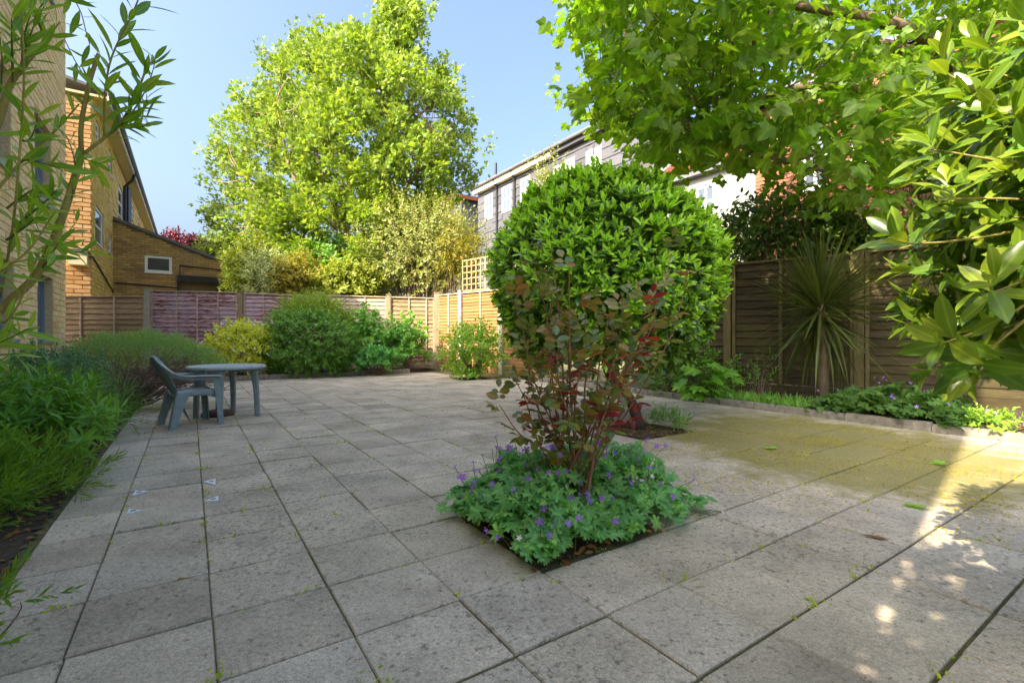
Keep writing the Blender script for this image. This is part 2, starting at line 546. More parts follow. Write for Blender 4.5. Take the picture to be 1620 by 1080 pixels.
# ------------------------------------------------------------------ leaf shapes (stalk at the origin, blade along +y, face up +z)
def blade(width, n=4, bend=.15, fold=.12, peak=.45):
    V, F = [], []
    V.append((0, 0, 0))
    for k in range(1, n):
        t = k / n
        w = width * .5 * (math.sin(math.pi * t ** (math.log(.5) / math.log(peak)))) ** .8
        z = -bend * t * t
        V += [(-w, t, z + fold * w * 2), (0, t, z), (w, t, z + fold * w * 2)]
    V.append((0, 1, -bend))
    e = len(V) - 1
    F += [(0, 2, 1), (0, 3, 2)]
    for k in range(n - 2):
        a = 1 + 3 * k
        b = a + 3
        F += [(a, a + 1, b + 1), (a, b + 1, b), (a + 1, a + 2, b + 2), (a + 1, b + 2, b + 1)]
    a = e - 3
    F += [(a, a + 1, e), (a + 1, a + 2, e)]
    return np.array(V, float), np.array(F)


def palm(tips, fold=.05, stalk=.0, droop=.12):
    """lobed blade: tips are (angle from +y in degrees, radius), alternating lobes and notches"""
    pts = [(math.sin(math.radians(a)) * r, math.cos(math.radians(a)) * r + stalk) for a, r in tips]
    V = [(0, stalk, 0)] + [(x, y, -droop * (x * x + (y - stalk) ** 2) + (fold if k % 2 else -fold * .3)) for k, (x, y) in enumerate(pts)]
    F = [(0, k + 1, k) for k in range(1, len(pts))]
    return np.array(V, float), np.array(F)


T_MAPLE = palm([(-155, .34), (-125, .60), (-108, .50), (-92, .62), (-66, .88), (-54, .66), (-40, .56), (-28, .72), (-14, .80), (0, 1.0), (14, .80), (28, .72), (40, .56), (54, .66), (66, .88), (92, .62), (108, .50), (125, .60), (155, .34)], .06, .0, .34)
T_MAPLE_LO = palm([(-140, .4), (-70, .8), (-40, .45), (0, 1.0), (40, .45), (70, .8), (140, .4)], .03, .0, .3)
T_GERAN = palm([(-160, .45), (-140, .85), (-118, .55), (-98, .95), (-75, .5), (-58, 1.0), (-45, .85), (-32, .5), (-12, .95), (0, .85), (12, .97), (32, .5), (45, .9), (58, 1.0), (75, .5), (98, .95), (118, .55), (140, .85), (160, .45)], .05, .0, .12)
T_FLOWER = palm([(-180, .25)] + [(-180 + 72 * k + d, r) for k in range(5) for d, r in ((16, .8), (36, 1.0), (56, .8), (72, .25))], .0, .0, -.18)
T_OVAL = blade(.42, 5, .16, .16, .5)
T_LAUREL = blade(.36, 5, .14, .14, .55)
T_LANCE = blade(.19, 5, .12, .12, .45)
T_WILLOW = blade(.215, 5, .14, .12, .5)
T_ROUND = blade(.62, 4, .12, .12, .5)
T_SMALL = blade(.5, 3, .1, .15, .5)
T_NEEDLE = blade(.13, 3, .08, .1, .5)
T_BROAD = palm([(-150, .35), (-120, .6), (-100, .42), (-72, .75), (-55, .5), (-34, .85), (-20, .62), (0, 1.05), (20, .62), (34, .85), (55, .5), (72, .75), (100, .42), (120, .6), (150, .35)], .05, .0, .25)


def frames(D, N):
    y = nrm(D)
    x = np.cross(y, N)
    bad = np.linalg.norm(x, axis=1) < 1e-4
    x[bad] = np.cross(y[bad], [1.0, .3, .2])
    x = nrm(x)
    z = np.cross(x, y)
    return x, y, z


def scatter(T, P, D, N, S):
    V, F = T
    x, y, z = frames(D, N)
    W_ = (V[None, :, 0, None] * x[:, None] + V[None, :, 1, None] * y[:, None] + V[None, :, 2, None] * z[:, None]) * S[:, None, None] + P[:, None]
    n = len(V)
    FF = (F[None] + (np.arange(len(P)) * n)[:, None, None]).reshape(-1, F.shape[1])
    return W_.reshape(-1, 3), FF


def in_view(P, pad=10):
    Y = np.maximum(P[:, 1], .05)
    px = 810 + P[:, 0] / Y * FPX
    py = HOR - (P[:, 2] - EYE) / Y * FPX
    return (P[:, 1] > .3) & (px > -pad) & (px < 1620 + pad) & (py > -pad) & (py < 1080 + pad)


_shared = {}


def ribs(T):
    """0 on the midrib, 1 on the margin"""
    x = np.abs(T[0][:, 0])
    return x / max(1e-6, x.max())



def leaves(parent, name, T, mat, P, D, N, S, nsingle=0, weight=None, stuff='foliage', minpx=9.0):
    """put leaves on a plant: those that show largest as parts of their own, the others joined"""
    P, D, N, S = (np.asarray(q, float) for q in (P, D, N, S))
    if not len(P):
        return
    single = np.zeros(len(P), bool)
    if nsingle:
        dist = np.linalg.norm(P - [0, 0, EYE], axis=1)
        px = S / np.maximum(dist, .2) * FPX
        sc = px * (1 if weight is None else weight) * in_view(P)
        k = np.argsort(-sc)[:nsingle]
        single[k[px[k] * in_view(P)[k] > minpx]] = True
        key = (id(T), mat.name)
        if key not in _shared:
            mb = MB()
            mb.arr(*T)
            _shared[key] = mb.mesh(name, mat, None, True, ribs(T))
        me = _shared[key]
        x, y, z = frames(D[single], N[single])
        for a, b, c, p, s in zip(x, y, z, P[single], S[single]):
            piece(name, me, parent, mat4(a * s, b * s, c * s, p))
    r = ~single
    if r.any():
        mb = MB()
        mb.arr(*scatter(T, P[r], D[r], N[r], S[r]))
        mb.build(stuff, mat, parent, True, 'stuff', None, np.tile(ribs(T), int(r.sum())))


def dome(c, r, n, zmin=-.25, shell=(.8, 1.0), lump=.1, seed=0):
    """points and outward directions on a lumpy ellipsoid"""
    g = np.random.default_rng(seed + 11)
    d = nrm(g.normal(size=(n * 4, 3)))
    d = d[d[:, 2] > zmin][:n]
    ph = g.uniform(0, 6.28, 9)
    lum = (np.sin(d[:, 0] * 5 + ph[0]) * np.sin(d[:, 1] * 6 + ph[1]) + np.sin(d[:, 2] * 7 + ph[2] + d[:, 0] * 3) + np.sin(d[:, 0] * 11 + ph[3] + d[:, 1] * 9)) / 2
    rad = g.uniform(shell[0], shell[1], len(d)) * (1 + lump * lum)
    P = np.asarray(c) + d * np.asarray(r) * rad[:, None]
    return P, nrm(d / np.asarray(r))


def shoots(P, D, length, nper, size, ang=(35, 70), seed=0, t0=.15, jitter=.15, taper=.4):
    """leaves set spirally along straight shoots; returns arrays of leaf position, axis, face, size"""
    g = np.random.default_rng(seed + 5)
    n = len(P)
    D = nrm(D)
    ref = nrm(g.normal(size=(n, 3)))
    a = nrm(np.cross(D, ref))
    b = np.cross(D, a)
    L = length * g.uniform(.7, 1.25, n)
    oP, oD, oN, oS = [], [], [], []
    for k in range(nper):
        t = t0 + (1 - t0) * k / max(1, nper - 1)
        az = k * 2.4 + g.uniform(-.3, .3, n)
        rad = np.cos(az)[:, None] * a + np.sin(az)[:, None] * b
        an = np.radians(ang[1] + (ang[0] - ang[1]) * t + g.uniform(-12, 12, n))[:, None]
        d = nrm(np.cos(an) * D + np.sin(an) * rad + g.normal(size=(n, 3)) * jitter)
        nn = nrm(np.sin(an) * D - np.cos(an) * rad + np.array([0, 0, .25]))
        oP.append(P + D * (L * t)[:, None])
        oD.append(d)
        oN.append(nn)
        oS.append(size * g.uniform(.7, 1.2, n) * (1 - taper * max(0, t - .4)))
    return np.concatenate(oP), np.concatenate(oD), np.concatenate(oN), np.concatenate(oS)


def curve(a, b, bulge=(0, 0, 0), n=6):
    a, b, bulge = (np.asarray(q, float) for q in (a, b, bulge))
    t = np.linspace(0, 1, n)[:, None]
    return a * (1 - t) + b * t + bulge * (4 * t * (1 - t))


def smooth_path(pts, n=4):
    P = np.asarray(pts, float)
    if len(P) < 3:
        return P
    Q = np.vstack([2 * P[0] - P[1], P, 2 * P[-1] - P[-2]])
    out = []
    for k in range(1, len(Q) - 2):
        p0, p1, p2, p3 = Q[k - 1:k + 3]
        for t in np.linspace(0, 1, n, endpoint=False):
            out.append(.5 * (2 * p1 + (p2 - p0) * t + (2 * p0 - 5 * p1 + 4 * p2 - p3) * t * t + (3 * p1 - p0 - 3 * p2 + p3) * t ** 3))
    out.append(P[-1])
    return np.array(out)


# ------------------------------------------------------------------ ground, paving, beds
mb = MB()
mb.quad((-400, -400, -.014), (400, -400, -.014), (400, 400, -.014), (-400, 400, -.014))
g = mb.build('ground', M_JOINT)
g['kind'] = 'structure'

patio = bpy.data.objects.new('patio', None)
C.objects.link(patio)
patio['kind'] = 'structure'

KERB_I, KERB_J, EDGE_I = 17.45, 29.2, -.72
FC = np.array([-2.6, 16.2, 0.0])                                # corner where the back fence meets the right fence
F1, F2 = np.array([4.74, 8.9, 0.0]), np.array([6.86, 7.0, 0.0])
FD = nrm(F2 - F1)                                               # right fence direction (towards the viewer's right)
FN = np.array([-FD[1], FD[0], 0]) * -1                          # its face towards the garden
if np.dot(FN, -F1) < 0:
    FN = -FN
HOLES = [(4, 6, 1, 3), (10, 12, 5, 7), (14, 16, 22, 24)]        # planting squares: i0,i1,j0,j1


def slab_mesh(name, bev=.006):
    V = []
    for z, q in ((-.035, 0), (-bev, 0), (0, bev * 1.6)):
        V += [(-.5 + q, -.5 + q, z), (.5 - q, -.5 + q, z), (.5 - q, .5 - q, z), (-.5 + q, .5 - q, z)]
    F = [(8, 9, 10, 11)]
    for k in (0, 4):
        for q in range(4):
            F.append((k + q, k + (q + 1) % 4, k + 4 + (q + 1) % 4, k + 4 + q))
    return np.array(V), F


SV, SF = slab_mesh('slab')
cells = []
for i in range(-1, 18):
    for j in range(-7, 30):
        if any(a <= i < b and c <= j < d for a, b, c, d in HOLES):
            continue
        i0, i1 = max(i, EDGE_I), min(i + 1, KERB_I - .3)
        j1 = min(j + 1, KERB_J)
        if i1 - i0 < .12 or j1 - j < .12:
            continue
        c = grid((i0 + i1) / 2, (j + j1) / 2)
        if np.dot(c[:2] - F1[:2], FN[:2]) < .5:                 # stops short of the fence
            continue
        cells.append((c, (i1 - i0) * SA - .0055, (j1 - j) * SB - .013))
# camera distance decides which slabs are parts of their own
cells.sort(key=lambda q: np.linalg.norm(q[0] - [0, .4, 0]) + (0 if in_view(q[0][None] + [0, .25, 0], 260)[0] else 100))
mb1 = MB()
mb1.add(SV, SF)
slab_me = mb1.mesh('slab', M_SLAB)
rest = MB()
for k, (c, w, l) in enumerate(cells):
    z = rng.normal() * .0024
    tx, ty = rng.normal(size=2) * .0055
    x, y = U + UP * tx, W + UP * ty
    c = c + U * rng.normal() * .0014 + W * rng.normal() * .0018
    zz = np.cross(x, y)
    if k < 300:
        piece('slab', slab_me, patio, mat4(x * w, y * l, zz, c + UP * z))
    else:
        V = SV[:, 0:1] * x * w + SV[:, 1:2] * y * l + SV[:, 2:3] * zz + c + UP * z
        rest.add(V, SF)
rest.build('slab_field', M_SLAB, patio, False, 'stuff')


def soil_patch(name, poly, z=.02, amp=.02, step=.12, seed=0):
    """bumpy soil over a convex polygon given counter-clockwise"""
    P = np.array(poly)[:, :2]
    lo, hi = P.min(0), P.max(0)
    xs, ys = np.arange(lo[0], hi[0] + step, step), np.arange(lo[1], hi[1] + step, step)
    gr = np.random.default_rng(seed)
    Z = gr.normal(size=(len(xs), len(ys))) * amp
    mbs = MB()
    idx = -np.ones((len(xs), len(ys)), int)
    V = []

    def inside(q):
        for a, b in zip(P, np.roll(P, -1, 0)):
            if (b[0] - a[0]) * (q[1] - a[1]) - (b[1] - a[1]) * (q[0] - a[0]) < 0:
                return False
        return True
    for a, x in enumerate(xs):
        for b, y in enumerate(ys):
            if inside((x, y)):
                idx[a, b] = len(V)
                V.append((x, y, z + Z[a, b]))
    F = []
    for a in range(len(xs) - 1):
        for b in range(len(ys) - 1):
            q = (idx[a, b], idx[a + 1, b], idx[a + 1, b + 1], idx[a, b + 1])
            if min(q) >= 0:
                F.append(q)
    # skirt polygon just under it closes the rim
    n0 = len(V)
    V += [(p[0], p[1], z - .035) for p in P]
    F.append(tuple(range(n0, n0 + len(P))))
    mbs.add(np.array(V), F)
    o = mbs.build(name, M_SOIL, None, True)
    o['kind'] = 'structure'
    return o


for k, (a, b, c, d) in enumerate(HOLES):
    soil_patch('planting_square', [grid(a, c), grid(b, c), grid(b, d), grid(a, d)], .004, .006, .05, k)
RB0, RB1 = grid(KERB_I + .15, -6), grid(KERB_I + .15, 30.5)
soil_patch('border_soil', [RB0, RB0 + U * 3.2, F1 - FD * 4.5 + U * .2, grid(KERB_I + .15, 21.5)], .05, .02, .16, 5)
soil_patch('border_soil', [grid(-6, KERB_J + .2), grid(13.6, KERB_J + .2), FC + np.array([.2, .2, 0]), np.array([-12.5, 15.6, 0])], .05, .02, .2, 6)
LB = [grid(-3.6, -6), grid(EDGE_I - .03, -6), grid(EDGE_I - .03, 22), grid(-3.6, 22)]
soil_patch('border_soil', LB, -.005, .008, .055, 7)

# kerb stones
kerb = bpy.data.objects.new('kerb', None)
C.objects.link(kerb)
kerb['kind'] = 'structure'
mk = MB()
mk.add(*(lambda V, F: (V * [1, 1, 1], F))(*slab_mesh('kerb_stone', .012)))
kerb_me = mk.mesh('kerb_stone', M_KERB)


def kerb_run(p0, p1, L=.9, w=.11, h=.085):
    d = nrm(p1 - p0)
    n = np.cross(UP, d)
    tot = np.linalg.norm(p1 - p0)
    k = 0.0
    while k < tot - .1:
        l = min(L, tot - k)
        c = p0 + d * (k + l / 2) + UP * (h + rng.normal() * .004) + n * rng.normal() * .005
        zz = UP * 3.4
        piece('kerb_stone', kerb_me, kerb, mat4(d * (l - .008), n * w, zz, c))
        k += L


kerb_run(grid(KERB_I, -5), grid(KERB_I, 22.3))
kerb_run(grid(-1.5, KERB_J + .15), grid(13.4, KERB_J + .15), .9, .10, .12)


# ------------------------------------------------------------------ walls of bricks
UNIT_BRICK = None


def unit_brick(mat):
    key = ('brick', mat.name)
    if key not in _shared:
        b = .045
        V = [(0, 0, 0), (1, 0, 0), (1, 0, 1), (0, 0, 1), (b * .4, 1, b), (1 - b * .4, 1, b), (1 - b * .4, 1, 1 - b), (b * .4, 1, 1 - b)]
        F = [(4, 5, 6, 7)[::-1], (0, 1, 5, 4)[::-1], (1, 2, 6, 5)[::-1], (2, 3, 7, 6)[::-1], (3, 0, 4, 7)[::-1]]
        q = MB()
        q.add(np.array(V), F)
        _shared[key] = (q.mesh('brick', mat), np.array(V), F)
    return _shared[key]


def brick_wall(parent, O, d, n, length, z0, z1, bl, bh, holes, mb_, mm, nparts=0, ztop=None, proud=.012, reveal=.1):
    """wall from O along d, face n; holes are (s0, s1, za, zb)"""
    ztop = ztop or (lambda s: z1)
    gap = .12 * bh
    # mortar sheet, cut round the openings
    ss = sorted({0.0, length, *[h[0] for h in holes], *[h[1] for h in holes]} | ({length * k / 8 for k in range(9)} if ztop(0) != ztop(length) else set()))
    m = MB()
    for a, b in zip(ss[:-1], ss[1:]):
        if b - a < 1e-6:
            continue
        mid = (a + b) / 2
        hs = sorted([h for h in holes if h[0] <= mid <= h[1]], key=lambda h: h[2])
        lo = z0
        for h in hs:
            m.quad(O + d * a + UP * lo, O + d * b + UP * lo, O + d * b + UP * h[2], O + d * a + UP * h[2])
            lo = h[3]
        m.quad(O + d * a + UP * lo, O + d * b + UP * lo, O + d * b + UP * ztop(b), O + d * a + UP * ztop(a))
    for s0, s1, za, zb in holes:                                   # reveals
        p = [O + d * s0 + UP * za, O + d * s1 + UP * za, O + d * s1 + UP * zb, O + d * s0 + UP * zb]
        for a, b in zip(p, p[1:] + p[:1]):
            m.quad(a, b, b - n * reveal, a - n * reveal)
    m.build('wall', mm, parent)
    B = []
    row = 0
    z = z0
    while z < z1 - bh * .5:
        s = -(row % 2) * bl / 2
        while s < length:
            a, b = max(0, s + gap / 2), min(length, s + bl - gap / 2)
            segs = [(a, b)]
            for h in holes:
                if z + bh > h[2] + .01 and z < h[3] - .01:
                    out = []
                    for p, q in segs:
                        if q <= h[0] or p >= h[1]:
                            out.append((p, q))
                        else:
                            if p < h[0]:
                                out.append((p, h[0]))
                            if q > h[1]:
                                out.append((h[1], q))
                    segs = out
            for p, q in segs:
                if q - p > bl * .1 and z + bh < min(ztop(p), ztop(q)) + .02:
                    B.append((p, q - p, z + gap / 2))
            s += bl
        row += 1
        z += bh
    me, V, F = unit_brick(mb_)
    pts = np.array([O + d * (s + l / 2) + UP * (zz + bh / 2) for s, l, zz in B])
    vis = in_view(pts, 0) * 1.0 / np.maximum(pts[:, 1], .1)
    single = set(np.argsort(-vis)[:nparts].tolist()) if nparts else set()
    rest = MB()
    for k, (s, l, zz) in enumerate(B):
        pr = proud * rng.uniform(.5, 1.25)
        o = O + d * s + UP * zz + n * .001
        if k in single and vis[k] > 0:
            piece('brick', me, parent, mat4(d * l, n * pr, UP * (bh - gap), o))
        else:
            rest.add(V[:, 0:1] * d * l + V[:, 1:2] * n * pr + V[:, 2:3] * UP * (bh - gap) + o, F)
    rest.build('brickwork', mb_, parent, False, 'stuff')


def window(parent, O, d, n, hole, fr=M_WHITE, glass=M_GLASS, depth=.07, fw=.055, bars=(), rails=(), sill=True, sillmat=None):
    """frame, pane and sill set back in an opening; bars/rails are fractions across and up"""
    s0, s1, za, zb = hole
    b = MB()
    Q = O - n * depth
    t = .05

    def bar(a0, a1, c0, c1, th=t):
        b.box(Q + d * a0 + UP * c0 - n * .01, d * (a1 - a0), n * th, UP * (c1 - c0))
    bar(s0, s0 + fw, za, zb)
    bar(s1 - fw, s1, za, zb)
    bar(s0 + fw, s1 - fw, za, za + fw)
    bar(s0 + fw, s1 - fw, zb - fw, zb)
    for f in bars:
        x = s0 + (s1 - s0) * f
        bar(x - fw * .4, x + fw * .4, za + fw, zb - fw, t * .9)
    for f in rails:
        z = za + (zb - za) * f
        bar(s0 + fw, s1 - fw, z - fw * .4, z + fw * .4, t * .8)
    w = b.build('window', fr, parent)
    p = MB()
    p.quad(Q + d * (s0 + fw * .5) + UP * (za + fw * .5) + n * .008, Q + d * (s1 - fw * .5) + UP * (za + fw * .5) + n * .008,
           Q + d * (s1 - fw * .5) + UP * (zb - fw * .5) + n * .008, Q + d * (s0 + fw * .5) + UP * (zb - fw * .5) + n * .008)
    p.build('pane', glass, w)
    if sill:
        s = MB()
        s.box(Q + d * (s0 - .02) + UP * (za - .05), d * (s1 - s0 + .04), n * (depth + .05), UP * .048)
        s.build('sill', sillmat or fr, w)
    return w


# ---- near cream brick building on the left
NB = np.array([-6.65, 7.2, 0.0])                        # its far corner
dN = -W                                                 # along the wall towards the viewer
near = thing('brick_building', 'tall cream brick building at the left edge with slim grey windows', 'building', NB)
NL, NH = 9.56, 10.0


def wall_hole(px0, px1, py0, py1, O, d):
    """opening seen between columns px0..px1 and rows py0 (top) .. py1"""
    a, b = on_line(px0, O, d), on_line(px1, O, d)
    Y = O[1] + d[1] * (a + b) / 2
    s0, s1 = min(a, b), max(a, b)
    return (s0, s1, EYE - (py1 - HOR) / FPX * Y, EYE - (py0 - HOR) / FPX * Y)


h1 = wall_hole(58, 83, 436, 536, NB, dN)
h2 = wall_hole(53, 80, 192, 318, NB, dN)
h3 = (h1[0] + 1.75, h1[1] + 1.75, h1[2], h1[3])
h4 = (h2[0] + 1.75, h2[1] + 1.75, h2[2], h2[3])
h5 = (h2[0], h2[1], h2[2] + 2.75, h2[3] + 2.75)
nh = [h1, h2, h3, h4, h5]
brick_wall(near, NB, dN, U, NL, -.03, 6.9, .225, .078, nh, M_NEARB, M_NEARM, 300, None, .01, .13)
for h in nh:
    window(near, NB, dN, U, h, M_GREYFR, M_GLASSB, .11, .05, (.5,), (), True, M_GREYFR)
mb = MB()
o = NB + UP * -.03 - U * .005
mb.box(NB - U * 9 + UP * -.03, dN * NL, U * 8.99 - U * .14, UP * (NH + .03))      # the body behind the facing wall
mb.box(NB + UP * 6.9 - U * .15, dN * NL, U * .15, UP * (NH - 6.9))
mb.build('wall', M_NEARM, near)
mb = MB()
mb.box(NB + W * 10 - U * 10 + UP * -.03, -W * 9.99, U * 7.9, UP * 8.85)  # wing added out of view so its shadow covers the back fence
mb.build('shade_wing', M_NEARM, near)
mb = MB()
mb.box(NB - U * 9.2 + UP * NH - dN * .1, dN * (NL + .2), U * 9.4, UP * .15)
mb.build('roof', M_LEAD, near)

# ---- terrace with the long eaves behind it
B2 = np.array([-15.2, 17.5, 0.0])
ter = thing('brick_terrace', 'golden brick terrace with long overhanging eaves beyond the low panel fence', 'building', B2)
hE = 9.75
brick_wall(ter, B2 - U * 3.0, U, -W, 3.0, 0, hE - .1, .46, .155, [], M_GOLDB, M_GOLDM, 300, None, .03, .1)
hh = [wall_hole(150, 163, 332, 388, B2, W), wall_hole(171, 176, 372, 400, B2, W), wall_hole(151, 157, 195, 225, B2, W), wall_hole(171, 176, 240, 276, B2, W)]
brick_wall(ter, B2, W, U, 5.72, 0, hE, .46, .155, hh, M_YELB, M_GOLDM, 0, None, .02, .12)
for h in hh:
    window(ter, B2, W, U, h, M_WHITE, M_GLASSB, .06, .09, (), (.5,), True)
# the run beyond the wing
far_s = 44.0
fh = [wall_hole(a, b, c, d, B2, W) for a, b, c, d in ((187, 194, 300, 345), (206, 211, 320, 345), (218, 221, 332, 352))]
brick_wall(ter, B2 + W * 5.72, W, U, far_s - 5.72, 0, hE, .9, .3, [(h[0] - 5.72, h[1] - 5.72, h[2], h[3]) for h in fh], M_YELB, M_GOLDM, 0, None, .02, .12)
for h in fh:
    window(ter, B2, W, U, h, M_WHITE, M_GLASSB, .05, .12, (), (.5,), True)
mb = MB()
mb.box(B2 - U * 6 - W * -.16, W * (far_s - .2), U * 5.85, UP * hE)
mb.build('wall', M_GOLDM, ter)
mb = MB()
mb.box(B2 - U * 6 + UP * hE - W * .10, W * (far_s + .1), U * 6.45, UP * .08)
sf = mb.build('soffit', M_SOFFIT, ter)
mb = MB()
mb.box(B2 + U * .451 + UP * (hE - .06) - W * .11, W * (far_s + .11), U * .05, UP * .24)
mb.build('fascia', M_WHITE, sf)
mb = MB()
mb.tube([B2 + U * .56 + UP * (hE + .14) - W * .4, B2 + U * .56 + UP * (hE + .14) + W * far_s], .085, 8)
mb.build('gutter', M_LEAD, ter)
mb = MB()
e0 = B2 + U * .65 + UP * (hE + .24) - W * .16
mb.add([e0, e0 + W * (far_s + .5), e0 + W * (far_s + .5) - U * 4.2 + UP * .9, e0 - U * 4.2 + UP * .9,
        e0 - UP * .1, e0 + W * (far_s + .5) - UP * .1, e0 + W * (far_s + .5) - U * 4.2 + UP * .8, e0 - U * 4.2 + UP * .8],
       [(0, 1, 2, 3), (7, 6, 5, 4), (4, 5, 1, 0), (5, 6, 2, 1), (6, 7, 3, 2), (7, 4, 0, 3)])
mb.build('roof', M_LEAD, ter)
# down pipes
for s, zl in ((9.7, 5.4), (33.0, 7.0)):
    mb = MB()
    p = B2 + W * s + U * .09
    mb.tube([p + U * .44 + UP * (hE + .1), p + U * .32 + UP * (hE - .35), p + UP * (hE - .75), p + UP * zl], .075, 7)
    mb.build('down_pipe', M_BLACK, ter)
# timber clad stair bay seen above the wing
mb = MB()
for k in range(22):
    mb.box(B2 + W * 10.5 + U * .02 + UP * (6.0 + k * .15), W * 1.6, U * .16, UP * .11)
mb.build('louvre_panel', M_BLACK, ter)
# pale wall box and its cable
mb = MB()
bx = B2 - U * .30 - W * .02
mb.box(bx - U * .28 - W * .34 + UP * 3.62, U * .50, W * .34, UP * .44)
b_ = mb.build('wall_box', M_CREAM, ter)
mb = MB()
mb.box(bx - U * .31 - W * .37 + UP * 4.06, U * .56, W * .38, UP * .1)
mb.build('lid', M_LEAD, b_)
mb = MB()
mb.tube([bx + U * .2 + UP * 3.95 - W * .03, B2 + U * .05 - W * .04 + UP * 3.95, B2 + U * .06 + W * 5.6 + UP * 3.1], .03, 5)
mb.build('cable', M_BLACK, ter)

# ---- lean-to wing in duller brick
s5 = 5.7
WO = B2 + W * s5
wing = thing('brick_extension', 'lean-to brown brick extension with a small white window behind the purple fence', 'building', WO)
WLn = 4.55


def wtop(s):
    return 6.45 - (6.45 - 4.95) * min(1, s / (WLn * .88))


wh = wall_hole(229, 272, 405, 431, WO, U)
wdoor = wall_hole(284, 341, 446, 520, WO, U)
brick_wall(wing, WO, U, -W, WLn, 0, 6.5, .34, .115, [wh, wdoor], M_DULLB, M_DULLM, 0, wtop, .018, .2)
window(wing, WO, U, -W, wh, M_WHITE, M_GLASS, .06, .11, (), (), True)
mb = MB()
mb.box(WO + U * (wdoor[0] - .1) + UP * (wdoor[3] - .02) - W * .12, U * (WLn - wdoor[0] + .13), W * .12, UP * .3)
mb.box(WO + U * (wdoor[1] + .0) - W * .10, U * (WLn - wdoor[1] + .02), W * .1, UP * (wdoor[3] - .03))
mb.box(WO + U * (wdoor[0] - .1) - W * .10, U * .1, W * .1, UP * (wdoor[3] - .03))
mb.build('door_surround', M_BLACK, wing)
mb = MB()
mb.quad(WO + U * wdoor[0] + W * .19, WO + U * wdoor[1] + W * .19, WO + U * wdoor[1] + W * .19 + UP * wdoor[3], WO + U * wdoor[0] + W * .19 + UP * wdoor[3])
mb.build('door', M_DULLM, wing)
mb = MB()
mb.tube([WO + U * .1 - W * .04 + UP * 3.55, WO + U * (wh[1] + .3) - W * .04 + UP * 3.45, WO + U * (wh[1] + .32) - W * .04 + UP * 4.55, WO + U * WLn * .99 - W * .04 + UP * 4.45], .035, 5)
mb.build('cable', M_BLACK, wing)
mb = MB()
for a, b in zip(np.linspace(0, WLn, 9)[:-1], np.linspace(0, WLn, 9)[1:]):
    q = [WO + U * a - W * .1 + UP * (wtop(a) + .01), WO + U * b - W * .1 + UP * (wtop(b) + .01)]
    V = [q[0], q[1], q[1] + W * 8, q[0] + W * 8]
    V += [v + UP * .14 for v in V]
    mb.add(V, [(3, 2, 1, 0), (4, 5, 6, 7), (0, 1, 5, 4), (1, 2, 6, 5), (2, 3, 7, 6), (3, 0, 4, 7)])
mb.build('roof', M_LEAD, wing)
mb = MB()
mb.box(WO + U * .2 + W * .22, U * (WLn - .22), W * 7.5, UP * 4.9)
mb.build('wall', M_DULLM, wing)

# ---- houses on the right
HU = 20.0                                        # distance of the slate fronted row across the plots
R0 = ORG + U * HU


def on_row(px, du=0.0):
    O = R0 + U * du
    s = on_line(px, O, W)
    return s, O + W * s


def house_front(parent, O, d, n, length, z0, z1, holes, matw, pitch=.0, boards=None, nmax=300):
    """wall with openings; boards: material of overlapping horizontal boards"""
    ss = sorted({0.0, length, *[h[0] for h in holes], *[h[1] for h in holes]})
    m = MB()
    for a, b in zip(ss[:-1], ss[1:]):
        mid = (a + b) / 2
        lo = z0
        for h in sorted([h for h in holes if h[0] <= mid <= h[1]], key=lambda h: h[2]):
            m.quad(O + d * a + UP * lo, O + d * b + UP * lo, O + d * b + UP * h[2], O + d * a + UP * h[2])
            lo = h[3]
        m.quad(O + d * a + UP * lo, O + d * b + UP * lo, O + d * b + UP * z1, O + d * a + UP * z1)
        if boards:
            pass
    m.build('wall', matw, parent)
    if boards:
        z = z0
        while z < z1 - .05:
            zt = min(z + pitch, z1)
            segs = [(0.0, length)]
            for h in holes:
                if zt > h[2] and z < h[3]:
                    out = []
                    for p, q in segs:
                        if q <= h[0] or p >= h[1]:
                            out.append((p, q))
                        else:
                            if p < h[0]:
                                out.append((p, h[0]))
                            if q > h[1]:
                                out.append((h[1], q))
                    segs = out
            for p, q in segs:
                b = MB()
                A, B_ = O + d * p, O + d * q
                lo, hi = n * .06, n * .015
                V = [A + UP * z + lo, B_ + UP * z + lo, B_ + UP * (zt + .02) + hi, A + UP * (zt + .02) + hi, A + UP * z, B_ + UP * z]
                b.add(V, [(0, 1, 2, 3), (4, 5, 1, 0)])
                b.build('board', boards, parent)
            z += pitch


s_left, pL = on_row(757)
s_right, pR = on_row(1012)
Lr = s_left - s_right
row = thing('slate_house', 'dark slate clad terrace with white sash windows behind the round bush', 'house', pR)
zt = 12.75


def row_hole(px0, px1, py0, py1):
    a, b = on_line(px0, pR, W), on_line(px1, pR, W)
    Y = pR[1] + W[1] * (a + b) / 2
    return (min(a, b), max(a, b), EYE - (py1 - HOR) / FPX * Y, EYE - (py0 - HOR) / FPX * Y)


